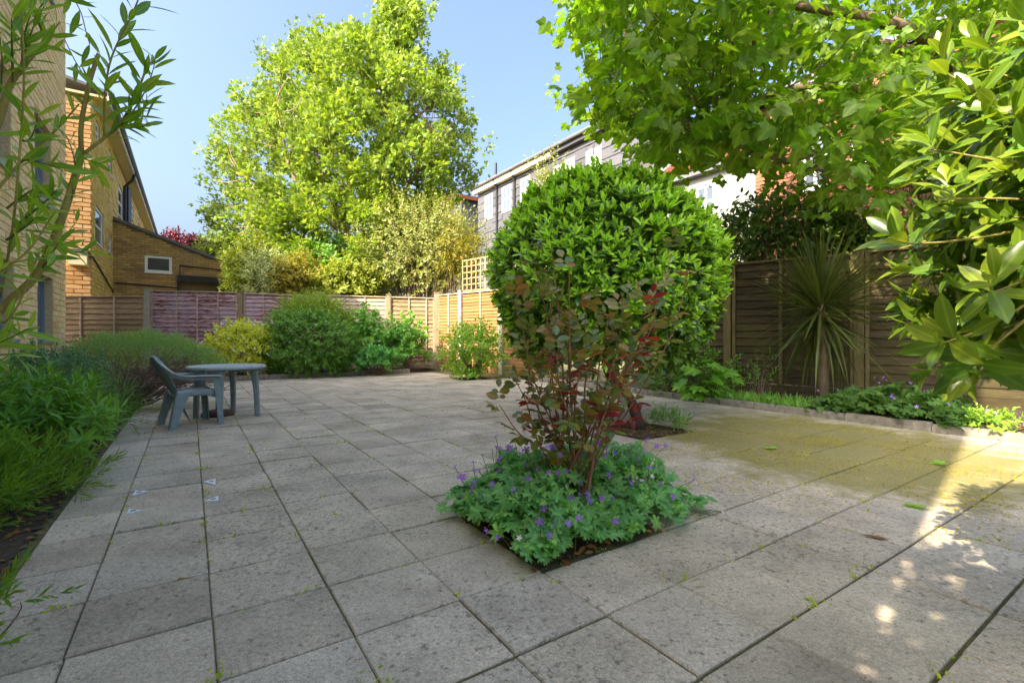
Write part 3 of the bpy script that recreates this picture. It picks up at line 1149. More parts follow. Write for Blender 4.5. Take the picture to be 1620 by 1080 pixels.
rh = [row_hole(768, 780, 308, 346), row_hole(795, 809, 294, 334), row_hole(824, 839, 281, 320), row_hole(876, 889, 262, 300),
      row_hole(895, 910, 251, 290), row_hole(928, 938, 238, 272), row_hole(941, 952, 232, 268)]
house_front(row, pR, W, -U, Lr, 0, zt, rh, M_SLATE, .62, M_SLATE)
for h in rh:
    window(row, pR, W, -U, h, M_WHITE, M_GLASSB, .0, .16, (.5,), (.5,), True)
mb = MB()
mb.box(pR + UP * zt - U * .35 - W * .05, W * (Lr * .42), U * .6, UP * .42)
mb.build('parapet', M_SLATE, row)
mb = MB()
mb.box(pR + UP * (zt - .1) - U * .4 + W * (Lr * .42), W * (Lr * .58 + .3), U * .35, UP * .34)
mb.build('fascia', M_CREAM, row)
mb = MB()
mb.tube([pR + UP * (zt + .35) - U * .48 - W * .2, pR + UP * (zt + .35) - U * .48 + W * (Lr + .4)], .12, 8)
mb.build('gutter', M_LEAD, row)
mb = MB()
mb.box(pR + U * .06, W * Lr, U * 9, UP * (zt - .02))
mb.build('wall', M_RENDER, row)
mb = MB()
mb.box(pR + UP * (zt + .42) - U * .3 - W * .1, W * (Lr + .3), U * 9.4, UP * .12)
mb.build('roof', M_LEAD, row)
for px in (788, 816):
    s = on_line(px, pR, W)
    mb = MB()
    q = pR + W * s - U * .12
    mb.tube([q + UP * (zt + .3) - U * .3, q + UP * (zt - .5), q + UP * (zt - 4.5), q + UP * (zt - 5.2) + W * .8, q + UP * 3 + W * .8], .09, 7)
    mb.build('down_pipe', M_BLACK, row)
mb = MB()
q = pR + W * on_line(779, pR, W) + U * .3
mb.tube([q + UP * zt, q + UP * (zt + 1.9)], .11, 7)
mb.build('vent_pipe', M_BLACK, row)

# lower grey house beyond it
p = on_row(757)[1] + W * 3
low = thing('grey_house', 'low grey house with a brown tiled edge at the far end of the slate terrace', 'house', p)
mb = MB()
mb.box(p, W * 14, U * 8, UP * 13.0)
mb.build('wall', M_SLATE, low)
mb = MB()
mb.box(p - U * .3 - W * .3 + UP * 13.0, W * 14.6, U * 8.6, UP * .35)
mb.build('roof', M_TILE, low)

# white house with red tiles
s_w, pW = on_row(1400)
s_x, pX = on_row(1024)
Lw = s_x - s_w
wht = thing('white_house', 'white rendered house with red tiled roof seen between bush and overhanging maple', 'house', pW)
ze = 8.6


def wht_hole(px0, px1, py0, py1):
    a, b = on_line(px0, pW, W), on_line(px1, pW, W)
    Y = pW[1] + W[1] * (a + b) / 2
    return (min(a, b), max(a, b), EYE - (py1 - HOR) / FPX * Y, EYE - (py0 - HOR) / FPX * Y)


whh = [wht_hole(1100, 1132, 293, 345), wht_hole(1215, 1260, 262, 330), wht_hole(1330, 1370, 235, 320)]
house_front(wht, pW, W, -U, Lw, 0, ze, whh, M_RENDER)
for h in whh:
    window(wht, pW, W, -U, h, M_WHITE, M_GLASSB, .05, .14, (.5,), (.5,), True)
mb = MB()
mb.box(pW + U * .2, W * Lw, U * 8, UP * ze)
mb.build('wall', M_RENDER, wht)
mb = MB()
mb.box(pW - U * .38 - W * .1 + UP * (ze - .12), W * (Lw + .2), U * .36, UP * .26)
mb.build('gutter', M_LEAD, wht)
rows_n, cols_n, rl, rz = 16, 44, 3.6, 2.1                              # tiled slope, tile by tile
tn = MB()
sl = U * (rl / rows_n) + UP * (rz / rows_n)
nn = nrm(UP * rl - U * rz)
singles = []
for a in range(rows_n):
    for b in range(cols_n):
        o = pW - U * .4 + UP * (ze + .15) + sl * a + W * (Lw / cols_n * (b + .5 * (a % 2)))
        w = W * (Lw / cols_n * .95)
        V = [o + nn * .10, o + w + nn * .10, o + w + sl * 1.15 + nn * .03, o + sl * 1.15 + nn * .03, o, o + w]
        tn.add([*V], [(0, 1, 2, 3), (4, 5, 1, 0)])
rf = tn.build('tiling', M_TILE, wht, False, 'stuff')
mb = MB()
o = pW - U * .45 + UP * (ze + .12)
mb.quad(o, o + W * Lw, o + W * Lw + U * (rl + .05) + UP * rz, o + U * (rl + .05) + UP * rz)
mb.quad(o + U * rl * 2 + UP * -.0, o + U * (rl + .05) + UP * rz, o + W * Lw + U * (rl + .05) + UP * rz, o + W * Lw + U * rl * 2)
mb.build('roof', M_TILE, wht)
mb = MB()                                                     # pale raking party wall
o = pX + W * .02 - U * .3
V = [o + UP * ze, o + U * 4 + UP * (ze + 3.2), o + U * 4 + UP * (ze + 2.2), o + U * .3 + UP * (ze - .6)]
V += [v + W * .45 for v in V]
mb.add(V, [(0, 1, 2, 3), (7, 6, 5, 4), (0, 4, 5, 1), (1, 5, 6, 2), (2, 6, 7, 3), (3, 7, 4, 0)])
mb.build('party_wall', M_RENDER, wht)

# red brick house on the far right
rb_off = 13.6
RO = ORG + U * rb_off
s_a, pA = on_line(1195, RO, W), RO + W * on_line(1195, RO, W)
s_b, pB = on_line(1950, RO, W), RO + W * on_line(1950, RO, W)
Lb = s_a - s_b
red = thing('red_brick_house', 'red brick house behind the overhanging maple on the right', 'house', pB)


def red_hole(px0, px1, py0, py1):
    a, b = on_line(px0, pB, W), on_line(px1, pB, W)
    Y = pB[1] + W[1] * (a + b) / 2
    return (min(a, b), max(a, b), EYE - (py1 - HOR) / FPX * Y, EYE - (py0 - HOR) / FPX * Y)


rdh = [red_hole(1268, 1310, 215, 300), red_hole(1345, 1372, 200, 270), red_hole(1440, 1500, 110, 240)]
brick_wall(red, pB, W, -U, Lb, 0, 7.4, .30, .10, rdh, M_REDB, M_REDM, 0, None, .015, .12)
for h in rdh:
    window(red, pB, W, -U, h, M_WHITE, M_GLASSB, .06, .1, (.5,), (.5,), True)
mb = MB()
mb.box(pB + U * .16, W * Lb, U * 8, UP * 7.4)
mb.build('wall', M_REDM, red)
mb = MB()
o = pB - U * .4 + UP * 7.4 - W * .2
mb.add([o, o + W * (Lb + .4), o + W * (Lb + .4) + U * 4.5 + UP * 2.6, o + U * 4.5 + UP * 2.6, o + W * (Lb + .4) + U * 9, o + U * 9],
       [(0, 1, 2, 3), (3, 2, 4, 5), (0, 3, 5), (1, 4, 2)])
mb.build('roof', M_LEAD, red)


# ------------------------------------------------------------------ fences
def slat_mesh(w, h, mat, seed, thick=.02):
    """one lapped board: top edge tucked back, waney lower edge"""
    key = ('slat', round(w, 2), round(h, 3), mat.name, seed)
    if key in _shared:
        return _shared[key]
    gr = np.random.default_rng(seed)
    n = 7
    xs = np.linspace(0, 1, n)
    wav = np.cumsum(gr.normal(size=n)) * .006
    wav -= wav.mean()
    V = []
    for x, q in zip(xs, wav):
        V += [(x * w, .004, h + .02), (x * w, thick + .012, q), (x * w, .006, q - .002), (x * w, .0, h + .02)]
    F = []
    for k in range(n - 1):
        a, b = 4 * k, 4 * k + 4
        for q in range(3):
            F.append((a + q, a + q + 1, b + q + 1, b + q))
    F += [(0, 3, 2, 1), (4 * n - 4, 4 * n - 3, 4 * n - 2, 4 * n - 1)]
    m = MB()
    m.add(np.array(V), [f[::-1] for f in F])
    _shared[key] = m.mesh('slat', mat)
    return _shared[key]


def fence_panel(parent, A, B, n, ztop0, ztop1, mat, nsl, zbot=.16, battens=(), bmat=None, top=True, board=True, bw=.045):
    """a lapped panel between ground points A and B (A left as seen from the garden), facing n"""
    L = np.linalg.norm(B - A)
    d = (B - A) / L
    zt = (ztop0 + ztop1) / 2
    pitch = (zt - zbot) / nsl
    tilt = (ztop1 - ztop0) / L
    dx = d + UP * tilt
    for k in range(nsl):
        me = slat_mesh(L, pitch, mat, rng.integers(0, 5))
        z = zbot + pitch * k
        piece('slat', me, parent, mat4(dx * 1.0, n, UP, A + UP * (z + (ztop0 - zt) + rng.normal() * .003) + n * (.0 + rng.uniform(-.002, .003))))
    b = bmat or M_BATTEN
    for f in battens:
        m = MB()
        c = A + d * L * f
        z = ztop0 + (ztop1 - ztop0) * f
        m.box(c - d * bw / 2 + n * .03 + UP * zbot, d * bw, n * .022, UP * (z - zbot))
        m.build('batten', b, parent)
    if top:
        m = MB()
        m.box(A + UP * (ztop0 + .005) - n * .02, (B - A) + UP * (ztop1 - ztop0), n * .085, UP * .035)
        m.build('cap_rail', b, parent)
    if board:
        m = MB()
        m.box(A + UP * .0 + n * .0, B - A, n * .03, UP * (zbot - .005))
        m.build('gravel_board', mat, parent)


def fence_post(parent, c, d, n, h, w=.11, mat=None, cap=True):
    m = MB()
    m.box(c - d * w / 2 - n * w * .5, d * w, n * w * 1.1, UP * h)
    if cap:
        m.box(c - d * (w / 2 + .015) - n * (w * .5 + .015) + UP * (h + .001), d * (w + .03), n * (w * 1.1 + .03), UP * .03)
    m.build('post', mat or M_POSTW, parent)


# back fence line
BD = nrm(np.array([-11.3, 15.2, 0]) - FC)                # from the corner towards the left
BN = np.array([-BD[1], BD[0], 0.0])
if np.dot(BN, -FC) < 0:
    BN = -BN


def back_at(px):
    return FC + BD * on_line(px, FC, BD)


def ztop_at(px, py, p):
    return EYE + (HOR - py) / FPX * p[1]


bf = thing('back_fence', 'long lapped timber fence across the back of the garden', 'fence', back_at(450))
for (a, b, ya, yb, mt, ns, bt) in ((240, 377, 461, 464, M_PURP, 17, (.29, .53, .77)), (386, 503, 465, 469, M_PURP, 17, (.27, .52, .76)),
                                   (510, 612, 468, 471, M_GREYW, 16, (.34, .66)), (618, 687, 471, 473, M_BROWNW, 16, (.42, .82))):
    A, B = back_at(a), back_at(b)
    fence_panel(bf, A, B, BN, ztop_at(a, ya, A), ztop_at(b, yb, B), mt, ns, .14, (.012, *bt, .988))
for px, py, mt in ((235.5, 459, M_POSTC), (381.5, 462, M_POSTW), (506.5, 463, M_POSTW), (615, 467, M_POSTW), (691, 464, M_POSTW)):
    p = back_at(px)
    fence_post(bf, p, -BD, BN, ztop_at(px, py, p), .17 if mt is M_POSTC or px > 690 else .14, mt)
lf = thing('low_fence', 'low brown panel fence between the cream building and the purple panel', 'fence', back_at(170))
A, B = back_at(70), back_at(231)
fence_panel(lf, A, B, BN, ztop_at(70, 470, A), ztop_at(231, 470, B), M_BROWNW, 13, .14, (.36, .69, .985))

# right hand fences
cf = thing('corner_fence', 'honey coloured close lapped fence topped with pale square trellis in the far corner', 'fence', FC)
CD = nrm(F1 - FC)
CN = np.array([CD[1], -CD[0], 0.0])
if np.dot(CN, -FC) < 0:
    CN = -CN


def corner_at(px):
    return FC + CD * on_line(px, FC, CD)


prev = None
for a, b in ((695, 728), (733, 792), (797, 875)):
    A, B = corner_at(a), corner_at(b)
    fence_panel(cf, A, B, CN, 2.42, 2.42, M_ORANGEW, 24, .14, (.5,), M_BATTEN, True, True, .06)
    # trellis on top
    L = np.linalg.norm(B - A)
    if a == 695:
        continue
    n_v = int(L / .20)
    for k in range(n_v + 1):
        m = MB()
        m.box(A + CD * (L * k / n_v - .016) + UP * 2.47 + CN * .012, CD * .034, CN * .02, UP * 1.0)
        m.build('lath', M_TRELLIS, cf)
    for k in range(6):
        m = MB()
        m.box(A + UP * (2.49 + k * .188) - CN * .01, B - A, CN * .02, UP * .034)
        m.build('lath', M_TRELLIS, cf)
for px in (730.5, 794.5, 878):
    fence_post(cf, corner_at(px), CD, CN, 2.5, .15, M_POSTC)

rf_ = thing('dark_fence', 'dark weathered lapped fence behind the spiky cordyline on the right', 'fence', F1)
RN = FN


def right_at(px):
    return F1 + FD * on_line(px, F1, FD)


for (a, b, bt) in ((1010, 1147, (.5,)), (1157, 1352, (.03, .44, .985)), (1368, 1640, (.02, .52, .98))):
    A, B = right_at(a), right_at(b)
    fence_panel(rf_, A, B, RN, 2.46, 2.44, M_DARKW, 16, .22, bt, M_DARKP, True, True, .055)
A = right_at(1655)
fence_panel(rf_, A, A + FD * 2.2, RN, 2.44, 2.44, M_DARKW, 16, .22, (.02, .5, .98), M_DARKP)
fence_panel(rf_, A + FD * 2.35, A + FD * 4.6, RN, 2.44, 2.44, M_DARKW, 16, .22, (.02, .5, .98), M_DARKP)
for px in (1152, 1360, 1648):
    fence_post(rf_, right_at(px), FD, RN, 2.5, .13, M_DARKP)


# ------------------------------------------------------------------ trees
def limbs_tree(root, trunk, limbs, tips, mat, r_tip=.012, r_lim=.05, parent_name='trunk'):
    m = MB()
    m.tube(smooth_path(trunk[0]), np.interp(np.linspace(0, 1, len(smooth_path(trunk[0]))), np.linspace(0, 1, len(trunk[1])), trunk[1]), 9)
    m.build(parent_name, mat, root, True)
    nodes = [np.asarray(q, float) for q in trunk[0][1:]]
    m = MB()
    for pts, r0, r1 in limbs:
        S = smooth_path(pts)
        m.tube(S, np.linspace(r0, r1, len(S)), 6)
        nodes += list(S[2:])
    if limbs:
        m.build('limbs', mat, root, True)
    nodes = np.array(nodes)
    m = MB()
    for t in tips:
        d = np.linalg.norm(nodes - t, axis=1) + 2.0 * np.maximum(0, nodes[:, 2] - t[2])
        a = nodes[np.argmin(d)]
        L = np.linalg.norm(t - a)
        S = curve(a, t, np.array([rng.normal() * .06, rng.normal() * .06, -.05]) * L, 5)
        m.tube(S, np.linspace(r_lim * .5, r_tip, 5), 4, False)
    m.build('twigs', mat, root, True, 'stuff')


def profile_tips(rows, Y, depth, n, seed, fill=.55):
    """points inside a crown whose left and right edges are given per row (py, px0, px1) at distance Y"""
    gr = np.random.default_rng(seed)
    rows = np.array(rows, float)
    out = []
    ar = (rows[1:, 0] - rows[:-1, 0]) * (rows[1:, 2] - rows[1:, 1] + rows[:-1, 2] - rows[:-1, 1])
    while len(out) < n:
        k = gr.choice(len(ar), p=ar / ar.sum())
        t = gr.uniform()
        py = rows[k, 0] + t * (rows[k + 1, 0] - rows[k, 0])
        a = rows[k, 1] + t * (rows[k + 1, 1] - rows[k, 1])
        b = rows[k, 2] + t * (rows[k + 1, 2] - rows[k, 2])
        q = gr.uniform(0, 2 * math.pi)
        r = gr.uniform() ** fill
        w = (b - a) / 2 / FPX * Y
        X = ((a + b) / 2 - 810) / FPX * Y + w * r * math.cos(q)
        D = min(depth, w) * r * math.sin(q)
        k = 1 + D / Y                                     # the near side of the crown hangs lower
        out.append((X * k, Y + D, EYE - (py - HOR) / FPX * Y * k))
    return np.array(out)


def sprays(root, name, T, mat, tips, c, nper, size, spread, nsingle=0, droop=.5, seed=0, up=.5):
    """leaf clusters round twig tips, each cluster stretched along its twig"""
    gr = np.random.default_rng(seed)
    n = len(tips)
    ax = nrm(nrm(tips - c) + np.array([0, 0, up]) + gr.normal(size=(n, 3)) * .3)
    P = np.repeat(tips, nper, 0)
    A = np.repeat(ax, nper, 0)
    t = gr.uniform(-1, 1, (len(P), 1))
    off = gr.normal(size=P.shape) * np.asarray(spread)
    P = P + A * t * np.max(spread) * 1.6 + off
    D = nrm(off * .8 + A * .4 + gr.normal(size=P.shape) * .5 * np.max(spread) + np.array([0, 0, -droop]) * np.max(spread))
    N = nrm(np.array([0, 0, 1.0]) + nrm(off) * .6 + gr.normal(size=P.shape) * .4)
    S = size * gr.uniform(.6, 1.25, len(P))
    leaves(root, name, T, mat, P, D, N, S, nsingle)


def clusters_from(tips, per, spread, seed):
    gr = np.random.default_rng(seed)
    return np.repeat(tips, per, 0) + gr.normal(size=(len(tips) * per, 3)) * np.asarray(spread)


# ---- the tall sunlit maple beyond the back fence
YM = 21.0
mb0 = at(588, HOR + EYE * FPX / YM, YM)
mb0[2] = 0
maple = thing('maple_tree', 'tall sunlit yellow-green maple standing beyond the back fence', 'tree', mb0)
rows = [(-4, 606, 634), (28, 590, 660), (60, 588, 664), (66, 452, 640), (100, 428, 700), (140, 420, 712), (165, 372, 722), (200, 352, 732), (250, 338, 744), (300, 332, 744), (340, 334, 735), (380, 342, 725), (405, 352, 720), (430, 368, 715), (458, 376, 700)]
tips = profile_tips(rows, YM, 3.3, 600, 3, .42)
clumps = [(620, 10), (650, 32), (602, 55), (640, 70), (455, 70), (480, 88), (500, 75), (432, 105), (440, 132), (565, 62), (535, 70), (376, 168), (392, 182), (362, 192), (340, 232), (348, 252), (334, 285),
          (330, 330), (715, 135), (700, 150), (728, 170), (735, 198), (745, 262), (735, 282), (675, 135), (330, 355), (655, 18), (610, 25), (746, 235), (415, 150), (520, 95), (590, 100)]
tips = np.vstack([tips, [at(a, b, YM + .4 * math.sin(a)) for a, b in clumps]])
cM = at(560, 380, YM)
trunk = ([mb0, at(594, 466, YM), at(590, 425, YM), at(600, 340, YM), at(612, 250, YM), at(618, 150, YM), at(622, 60, YM)], [.34, .28, .24, .19, .14, .09, .03])
lim = [([at(590, 425, YM), at(565, 395, YM - .4), at(530, 330, YM - .8), at(500, 240, YM - 1)], .17, .05),
       ([at(592, 410, YM), at(560, 320, YM + 1), at(535, 220, YM + 1.2), at(520, 120, YM + .8)], .15, .04),
       ([at(598, 350, YM), at(650, 290, YM - .6), at(690, 220, YM - 1)], .11, .035),
       ([at(590, 430, YM), at(520, 400, YM - 1), at(440, 350, YM - 1.4), at(390, 280, YM - 1.2)], .13, .04),
       ([at(606, 300, YM), at(650, 200, YM + .8), at(690, 160, YM + 1)], .09, .03),
       ([at(570, 400, YM), at(470, 290, YM - 1.2), at(440, 180, YM - .8)], .11, .03),
       ([at(600, 380, YM), at(670, 350, YM - 1.3), at(725, 300, YM - 1.6)], .10, .03)]
limbs_tree(maple, trunk, lim, tips, M_LIMB, .014, .06)
fine = clusters_from(tips, 3, (.27, .30, .27), 4)
sprays(maple, 'leaf', T_MAPLE_LO, L_MAPLE, fine, cM, 32, .155, (.16, .16, .16), 0, .8, 5, .8)


def bushy(name, label, cat, c, r, mat, T, nshoot, nper, size, length, zmin=-.3, shell=(.55, 1.0), lump=.13, seed=0, nsingle=0, ang=(30, 75), up=.35, stems=24, stem_mat=None,
          base=None, group=None, taper=.4, stem_r=.012, inner=.0, leafname='leaf', mat2=None, T2=None):
    """a shrub: stems from its base to leafy shoots on a lumpy dome"""
    c = np.asarray(c, float)
    base = np.array([c[0], c[1], 0.0]) if base is None else np.asarray(base, float)
    root = thing(name, label, cat, base, group)
    P, D = dome(c, r, nshoot, zmin, shell, lump, seed)
    P[:, 2] = np.maximum(P[:, 2], .03)
    gr = np.random.default_rng(seed + 77)
    Dd = nrm(D + np.array([0, 0, up]) + gr.normal(size=D.shape) * .35)
    if stems:
        m = MB()
        for k in gr.choice(len(P), min(stems, len(P)), replace=False):
            b = base + np.array([gr.normal() * .05, gr.normal() * .05, 0]) * max(r[0], .3)
            S = curve(b, P[k], (gr.normal() * .04, gr.normal() * .04, -.04 * r[2]), 6)
            m.tube(S, np.linspace(stem_r * 1.6, stem_r * .4, 6), 5, False)
        m.build('stems', stem_mat or M_TWIG, root, True)
    p, d, n, s = shoots(P, Dd, length, nper, size, ang, seed, .05, .15, taper)
    p[:, 2] = np.maximum(p[:, 2], .012)
    vis = None
    if nsingle:
        cam_dir = nrm(np.array([0, 0, EYE]) - c)
        vis = np.clip((np.repeat(D[None], nper, 0).reshape(-1, 3) @ cam_dir) + .3, .02, 1)
    if mat2 is None:
        leaves(root, leafname, T, mat, p, d, n, s, nsingle, vis)
    else:
        k = (np.arange(len(p)) // len(P)) >= nper * .45            # outer leaves of a shoot are the fresh ones
        leaves(root, leafname, T, mat2, p[~k], d[~k], n[~k], s[~k] * 1.15, nsingle // 2, None if vis is None else vis[~k])
        leaves(root, leafname, T, mat, p[k], d[k], n[k], s[k], nsingle - nsingle // 2, None if vis is None else vis[k])
    return root


# other trees and shrubs beyond the back fence
bushy('copper_tree', 'round copper-leaved tree top far behind the brick extension', 'tree', at(280, 414, 48), (2.4, 2.2, 2.3), L_COPPER, T_SMALL, 700, 9, .42, .9, -.4, (.4, 1), .12, 21, stems=14, stem_r=.06)
bushy('lime_tree', 'rounded lime green tree top just right of the brick extension', 'tree', at(352, 425, 30), (1.55, 1.6, 2.1), L_LIME, T_SMALL, 900, 9, .26, .55, -.6, (.4, 1), .1, 22, stems=14, stem_r=.05)
bushy('pale_bush', 'yellow-green bush showing above the purple fence at its left end', 'shrub', at(396, 440, 18.2), (.72, .8, 1.6), L_LIME, T_SMALL, 600, 9, .15, .4, -.7, (.4, 1), .15, 23)
bushy('silvery_bush', 'silvery pale bush above the fence left of the orange flushed one', 'shrub', at(425, 445, 17.6), (.85, .7, 1.15), L_GREYSH, T_SMALL, 560, 9, .12, .35, -.7, (.4, 1), .18, 24)
bushy('orange_bush', 'orange flushed bush above the middle of the back fence', 'shrub', at(472, 448, 17.4), (.85, .7, .95), L_ORANGE, T_SMALL, 520, 9, .13, .35, -.7, (.4, 1), .18, 25)
bushy('green_bush', 'bright green bush spilling over the fence in front of the maple trunk', 'shrub', at(552, 452, 17.6), (1.35, .7, .75), L_LIME, T_OVAL, 520, 9, .18, .35, -.7, (.4, 1), .15, 26)
bushy('tangled_tree', 'pale tangled small tree over the fence corner left of the trellis', 'tree', at(668, 400, 18.6), (2.35, 1.5, 2.2), L_PALE, T_SMALL, 1750, 10, .13, .6, -.8, (.3, 1), .16, 27, stems=60, stem_r=.03, up=.2)
bushy('yellow_climber', 'yellow leaved climber hanging over the trellis corner', 'climber', at(725, 400, 17.4), (.7, .6, 1.3), L_ORANGE, T_SMALL, 300, 8, .12, .4, -.9, (.2, 1), .25, 28, up=-.5)
bushy('trellis_climber', 'loose pale climber rising beside the slate house left window', 'climber', at(872, 290, 17.0), (.7, .6, 1.0), L_PALE, T_SMALL, 120, 9, .12, .5, -.8, (.1, 1), .2, 29, up=.6, stems=20)
bushy('dark_bush', 'dark evergreen bush behind the fence below the maple limb', 'shrub', at(520, 430, 19.0), (1.4, .9, 1.1), L_DARKSH, T_OVAL, 420, 8, .22, .4, -.7, (.4, 1), .15, 30)

# ---- overhanging maple on the right: trunk beyond the fence, outside the view
ob = np.array([9.6, 8.6, 0])
over = thing('overhanging_maple', 'big maple with lobed leaves overhanging the right hand fence', 'tree', ob)
gr = np.random.default_rng(51)
tips = []
while len(tips) < 560:
    px = gr.uniform(900, 1600)
    Y = gr.uniform(5.0, 10.2)
    low_py = np.interp(px, [900, 915, 960, 1010, 1060, 1150, 1240, 1330, 1400, 1500, 1600], [165, 175, 195, 228, 248, 262, 300, 345, 290, 225, 215])
    z_lo = EYE - (low_py - HOR) / FPX * Y
    z = z_lo + gr.uniform(0, 1) ** 1.1 * 4.6
    left = np.interp(z, [2, 4, 6, 8], [1.9, .95, .85, 1.3])
    X = (px - 810) / FPX * Y
    if X < left + gr.uniform(0, .3) or z < 2.5 or (Y > 9 and X > 6.5):
        continue
    if Y < 7.2 and X > 3.3 and z < 5.5 and gr.uniform() < .4:
        continue
    tips.append((X, Y, z))
tips = np.array(tips)
lim = [([ob + UP * 3, (8.0, 8.2, 4.6), (6.4, 7.2, 5.35), (5.2, 6.9, 5.6), (3.9, 7.0, 5.9), (2.4, 7.3, 6.3)], .16, .03),
       ([ob + UP * 2.8, (7.6, 7.4, 4.2), (5.6, 6.6, 4.3), (4.0, 6.6, 4.5), (2.8, 6.9, 4.2)], .12, .025),
       ([ob + UP * 3.6, (8.2, 9.0, 6.0), (6.2, 9.2, 6.8), (4.0, 9.2, 7.0), (2.2, 9.0, 6.6)], .14, .03),
       ([ob + UP * 3.2, (7.9, 6.9, 5.6), (6.5, 5.9, 6.2), (5.2, 5.6, 6.0), (4.0, 5.7, 5.2)], .10, .025),
       ([ob + UP * 2.4, (7.8, 7.8, 3.3), (6.2, 7.6, 3.5), (4.9, 7.4, 3.6), (3.6, 7.3, 3.9), (2.5, 7.4, 4.3)], .08, .012),
       ([(3.9, 7.0, 5.9), (3.2, 7.4, 5.3), (2.4, 8.0, 4.9), (1.5, 8.2, 4.7)], .05, .015)]
limbs_tree(over, ([ob, ob + UP * 2, ob + np.array([-.2, 0, 3.6]), ob + np.array([-.1, .3, 6.5])], [.32, .27, .22, .12]), lim, tips, M_TRUNK, .004, .02)
gr = np.random.default_rng(52)
nper = 15
P = np.repeat(tips, nper, 0)
off = np.clip(gr.normal(size=P.shape), -1.7, 1.7) * np.array([.28, .28, .14])
P = P + off
D = nrm(off * np.array([1, 1, .3]) * 1.2 + gr.normal(size=P.shape) * .18 + np.array([0, 0, -.24]))
N = nrm(np.array([0, 0, 1.0]) + gr.normal(size=P.shape) * .5)
S = .135 * gr.uniform(.6, 1.35, len(P))
leaves(over, 'leaf', T_MAPLE, L_OVER, P, D, N, S, 300)

# dark climbers on the fence top below it
ivy = thing('ivy_climber', 'dark leafy climber heaped along the top of the dark fence', 'climber', right_at(1250) - RN * .5)
gr = np.random.default_rng(53)
P, A = [], []
for k in range(2600):
    px = gr.uniform(1085, 1420)
    q = right_at(px) - RN * gr.uniform(.05, 1.5)
    top = np.interp(px, [1085, 1120, 1200, 1330, 1420], [3.0, 3.5, 3.9, 3.3, 2.7])
    P.append(q + UP * (2.3 + gr.uniform(0, 1) ** .8 * (top - 2.3)))
P = np.array(P)
D = nrm(gr.normal(size=P.shape) + np.array([0, 0, -.5]) + RN * .5)
N = nrm(np.array([0, 0, .7]) + RN * .6 + gr.normal(size=P.shape) * .4)
p4 = clusters_from(P, 4, (.08, .08, .08), 3)
leaves(ivy, 'leaf', T_OVAL, L_IVY, p4, np.repeat(D, 4, 0) + gr.normal(size=p4.shape) * .5, np.repeat(N, 4, 0) + gr.normal(size=p4.shape) * .3, .12 * gr.uniform(.6, 1.3, len(p4)), 200)
m = MB()
for k in range(40):
    q = right_at(gr.uniform(1090, 1420)) - RN * gr.uniform(.1, 1.2)
    m.tube(curve(q, q + np.array([gr.normal() * .4, gr.normal() * .3, 3.2]), (gr.normal() * .1, 0, 0), 6), np.linspace(.02, .006, 6), 5, False)
m.build('stems', M_TWIG, ivy, True)
# bare tangled twigs before the brick house
tw = thing('twiggy_creeper', 'tangle of fine bare stems behind the right fence against red brick', 'climber', right_at(1440) - RN * 1.2)
m = MB()
for k in range(240):
    q = right_at(gr.uniform(1330, 1530)) - RN * gr.uniform(.3, 2.0) + UP * gr.uniform(2.1, 4.6)
    dd = nrm(gr.normal(size=3) + np.array([0, 0, .3]))
    m.tube(curve(q, q + dd * gr.uniform(.3, .9), gr.normal(size=3) * .08, 5), np.linspace(.007, .003, 5), 4, False)
for k in range(24):
    q = right_at(gr.uniform(1330, 1530)) - RN * gr.uniform(.3, 2.0)
    m.tube(curve(q, q + np.array([gr.normal() * .4, gr.normal() * .3, 4.0]), (gr.normal() * .15, 0, 0), 6), np.linspace(.018, .006, 6), 5, False)
m.build('stems', M_TWIG, tw, True)
P = np.array([right_at(gr.uniform(1330, 1530)) - RN * gr.uniform(.3, 2.0) + UP * gr.uniform(2.2, 4.8) for k in range(900)])
leaves(tw, 'leaf', T_OVAL, L_IVY, P, gr.normal(size=P.shape), nrm(gr.normal(size=P.shape) + UP), .10 * gr.uniform(.6, 1.2, len(P)), 0)

# ------------------------------------------------------------------ clipped round laurel on a short leaning trunk
YB = 6.35
LC = np.array([(957 - 810) / FPX * YB, YB, 1.86])
LBASE = grid(11, 6)
lau = thing('round_laurel', 'big clipped round laurel on a short leaning trunk in the paving', 'shrub', LBASE)
m = MB()
t = smooth_path([LBASE, LBASE + np.array([-.12, -.02, .35]), LBASE + np.array([-.38, 0, .7]), LC + np.array([0, 0, -.5]), LC])
m.tube(t, np.linspace(.07, .04, len(t)), 9)
m.build('trunk', bark_mat('dark_bark', (.025, .018, .012), (.085, .062, .04)), lau, True)
P, D = dome(LC, (1.40, 1.40, 1.28), 3000, -.86, (.88, 1.02), .05, 61)
k = P[:, 2] > .50 + .10 * np.sin(P[:, 0] * 5)
# hemispherical top, fuller lower flanks
P, D = P[k], D[k]
gr = np.random.default_rng(62)
m = MB()
for q in gr.choice(len(P), 90, replace=False):
    m.tube(curve(LC + np.array([0, 0, -.5]), P[q], gr.normal(size=3) * .06, 5), np.linspace(.022, .005, 5), 5, False)
m.build('stems', M_TRUNK, lau, True)
Dd = nrm(D + np.array([0, 0, .55]) + gr.normal(size=D.shape) * .22)
low = np.clip((1.35 - P[:, 2]) / .7, 0, 1)[:, None]
Dd = nrm(Dd * (1 - low) + nrm(D + np.array([0, 0, -.15]) + gr.normal(size=D.shape) * .5) * low)
p, d, n, s = shoots(P, Dd, .10, 8, .118, (14, 62), 63, .0, .12, .35)
vis = np.clip((np.tile(D, (8, 1)) @ nrm(np.array([0, 0, EYE]) - LC)), .02, 1)
fresh = (np.arange(len(p)) // len(P) >= 3) & (np.tile(P[:, 2], 8) > 1.15 + gr.normal(size=len(p)) * .35)
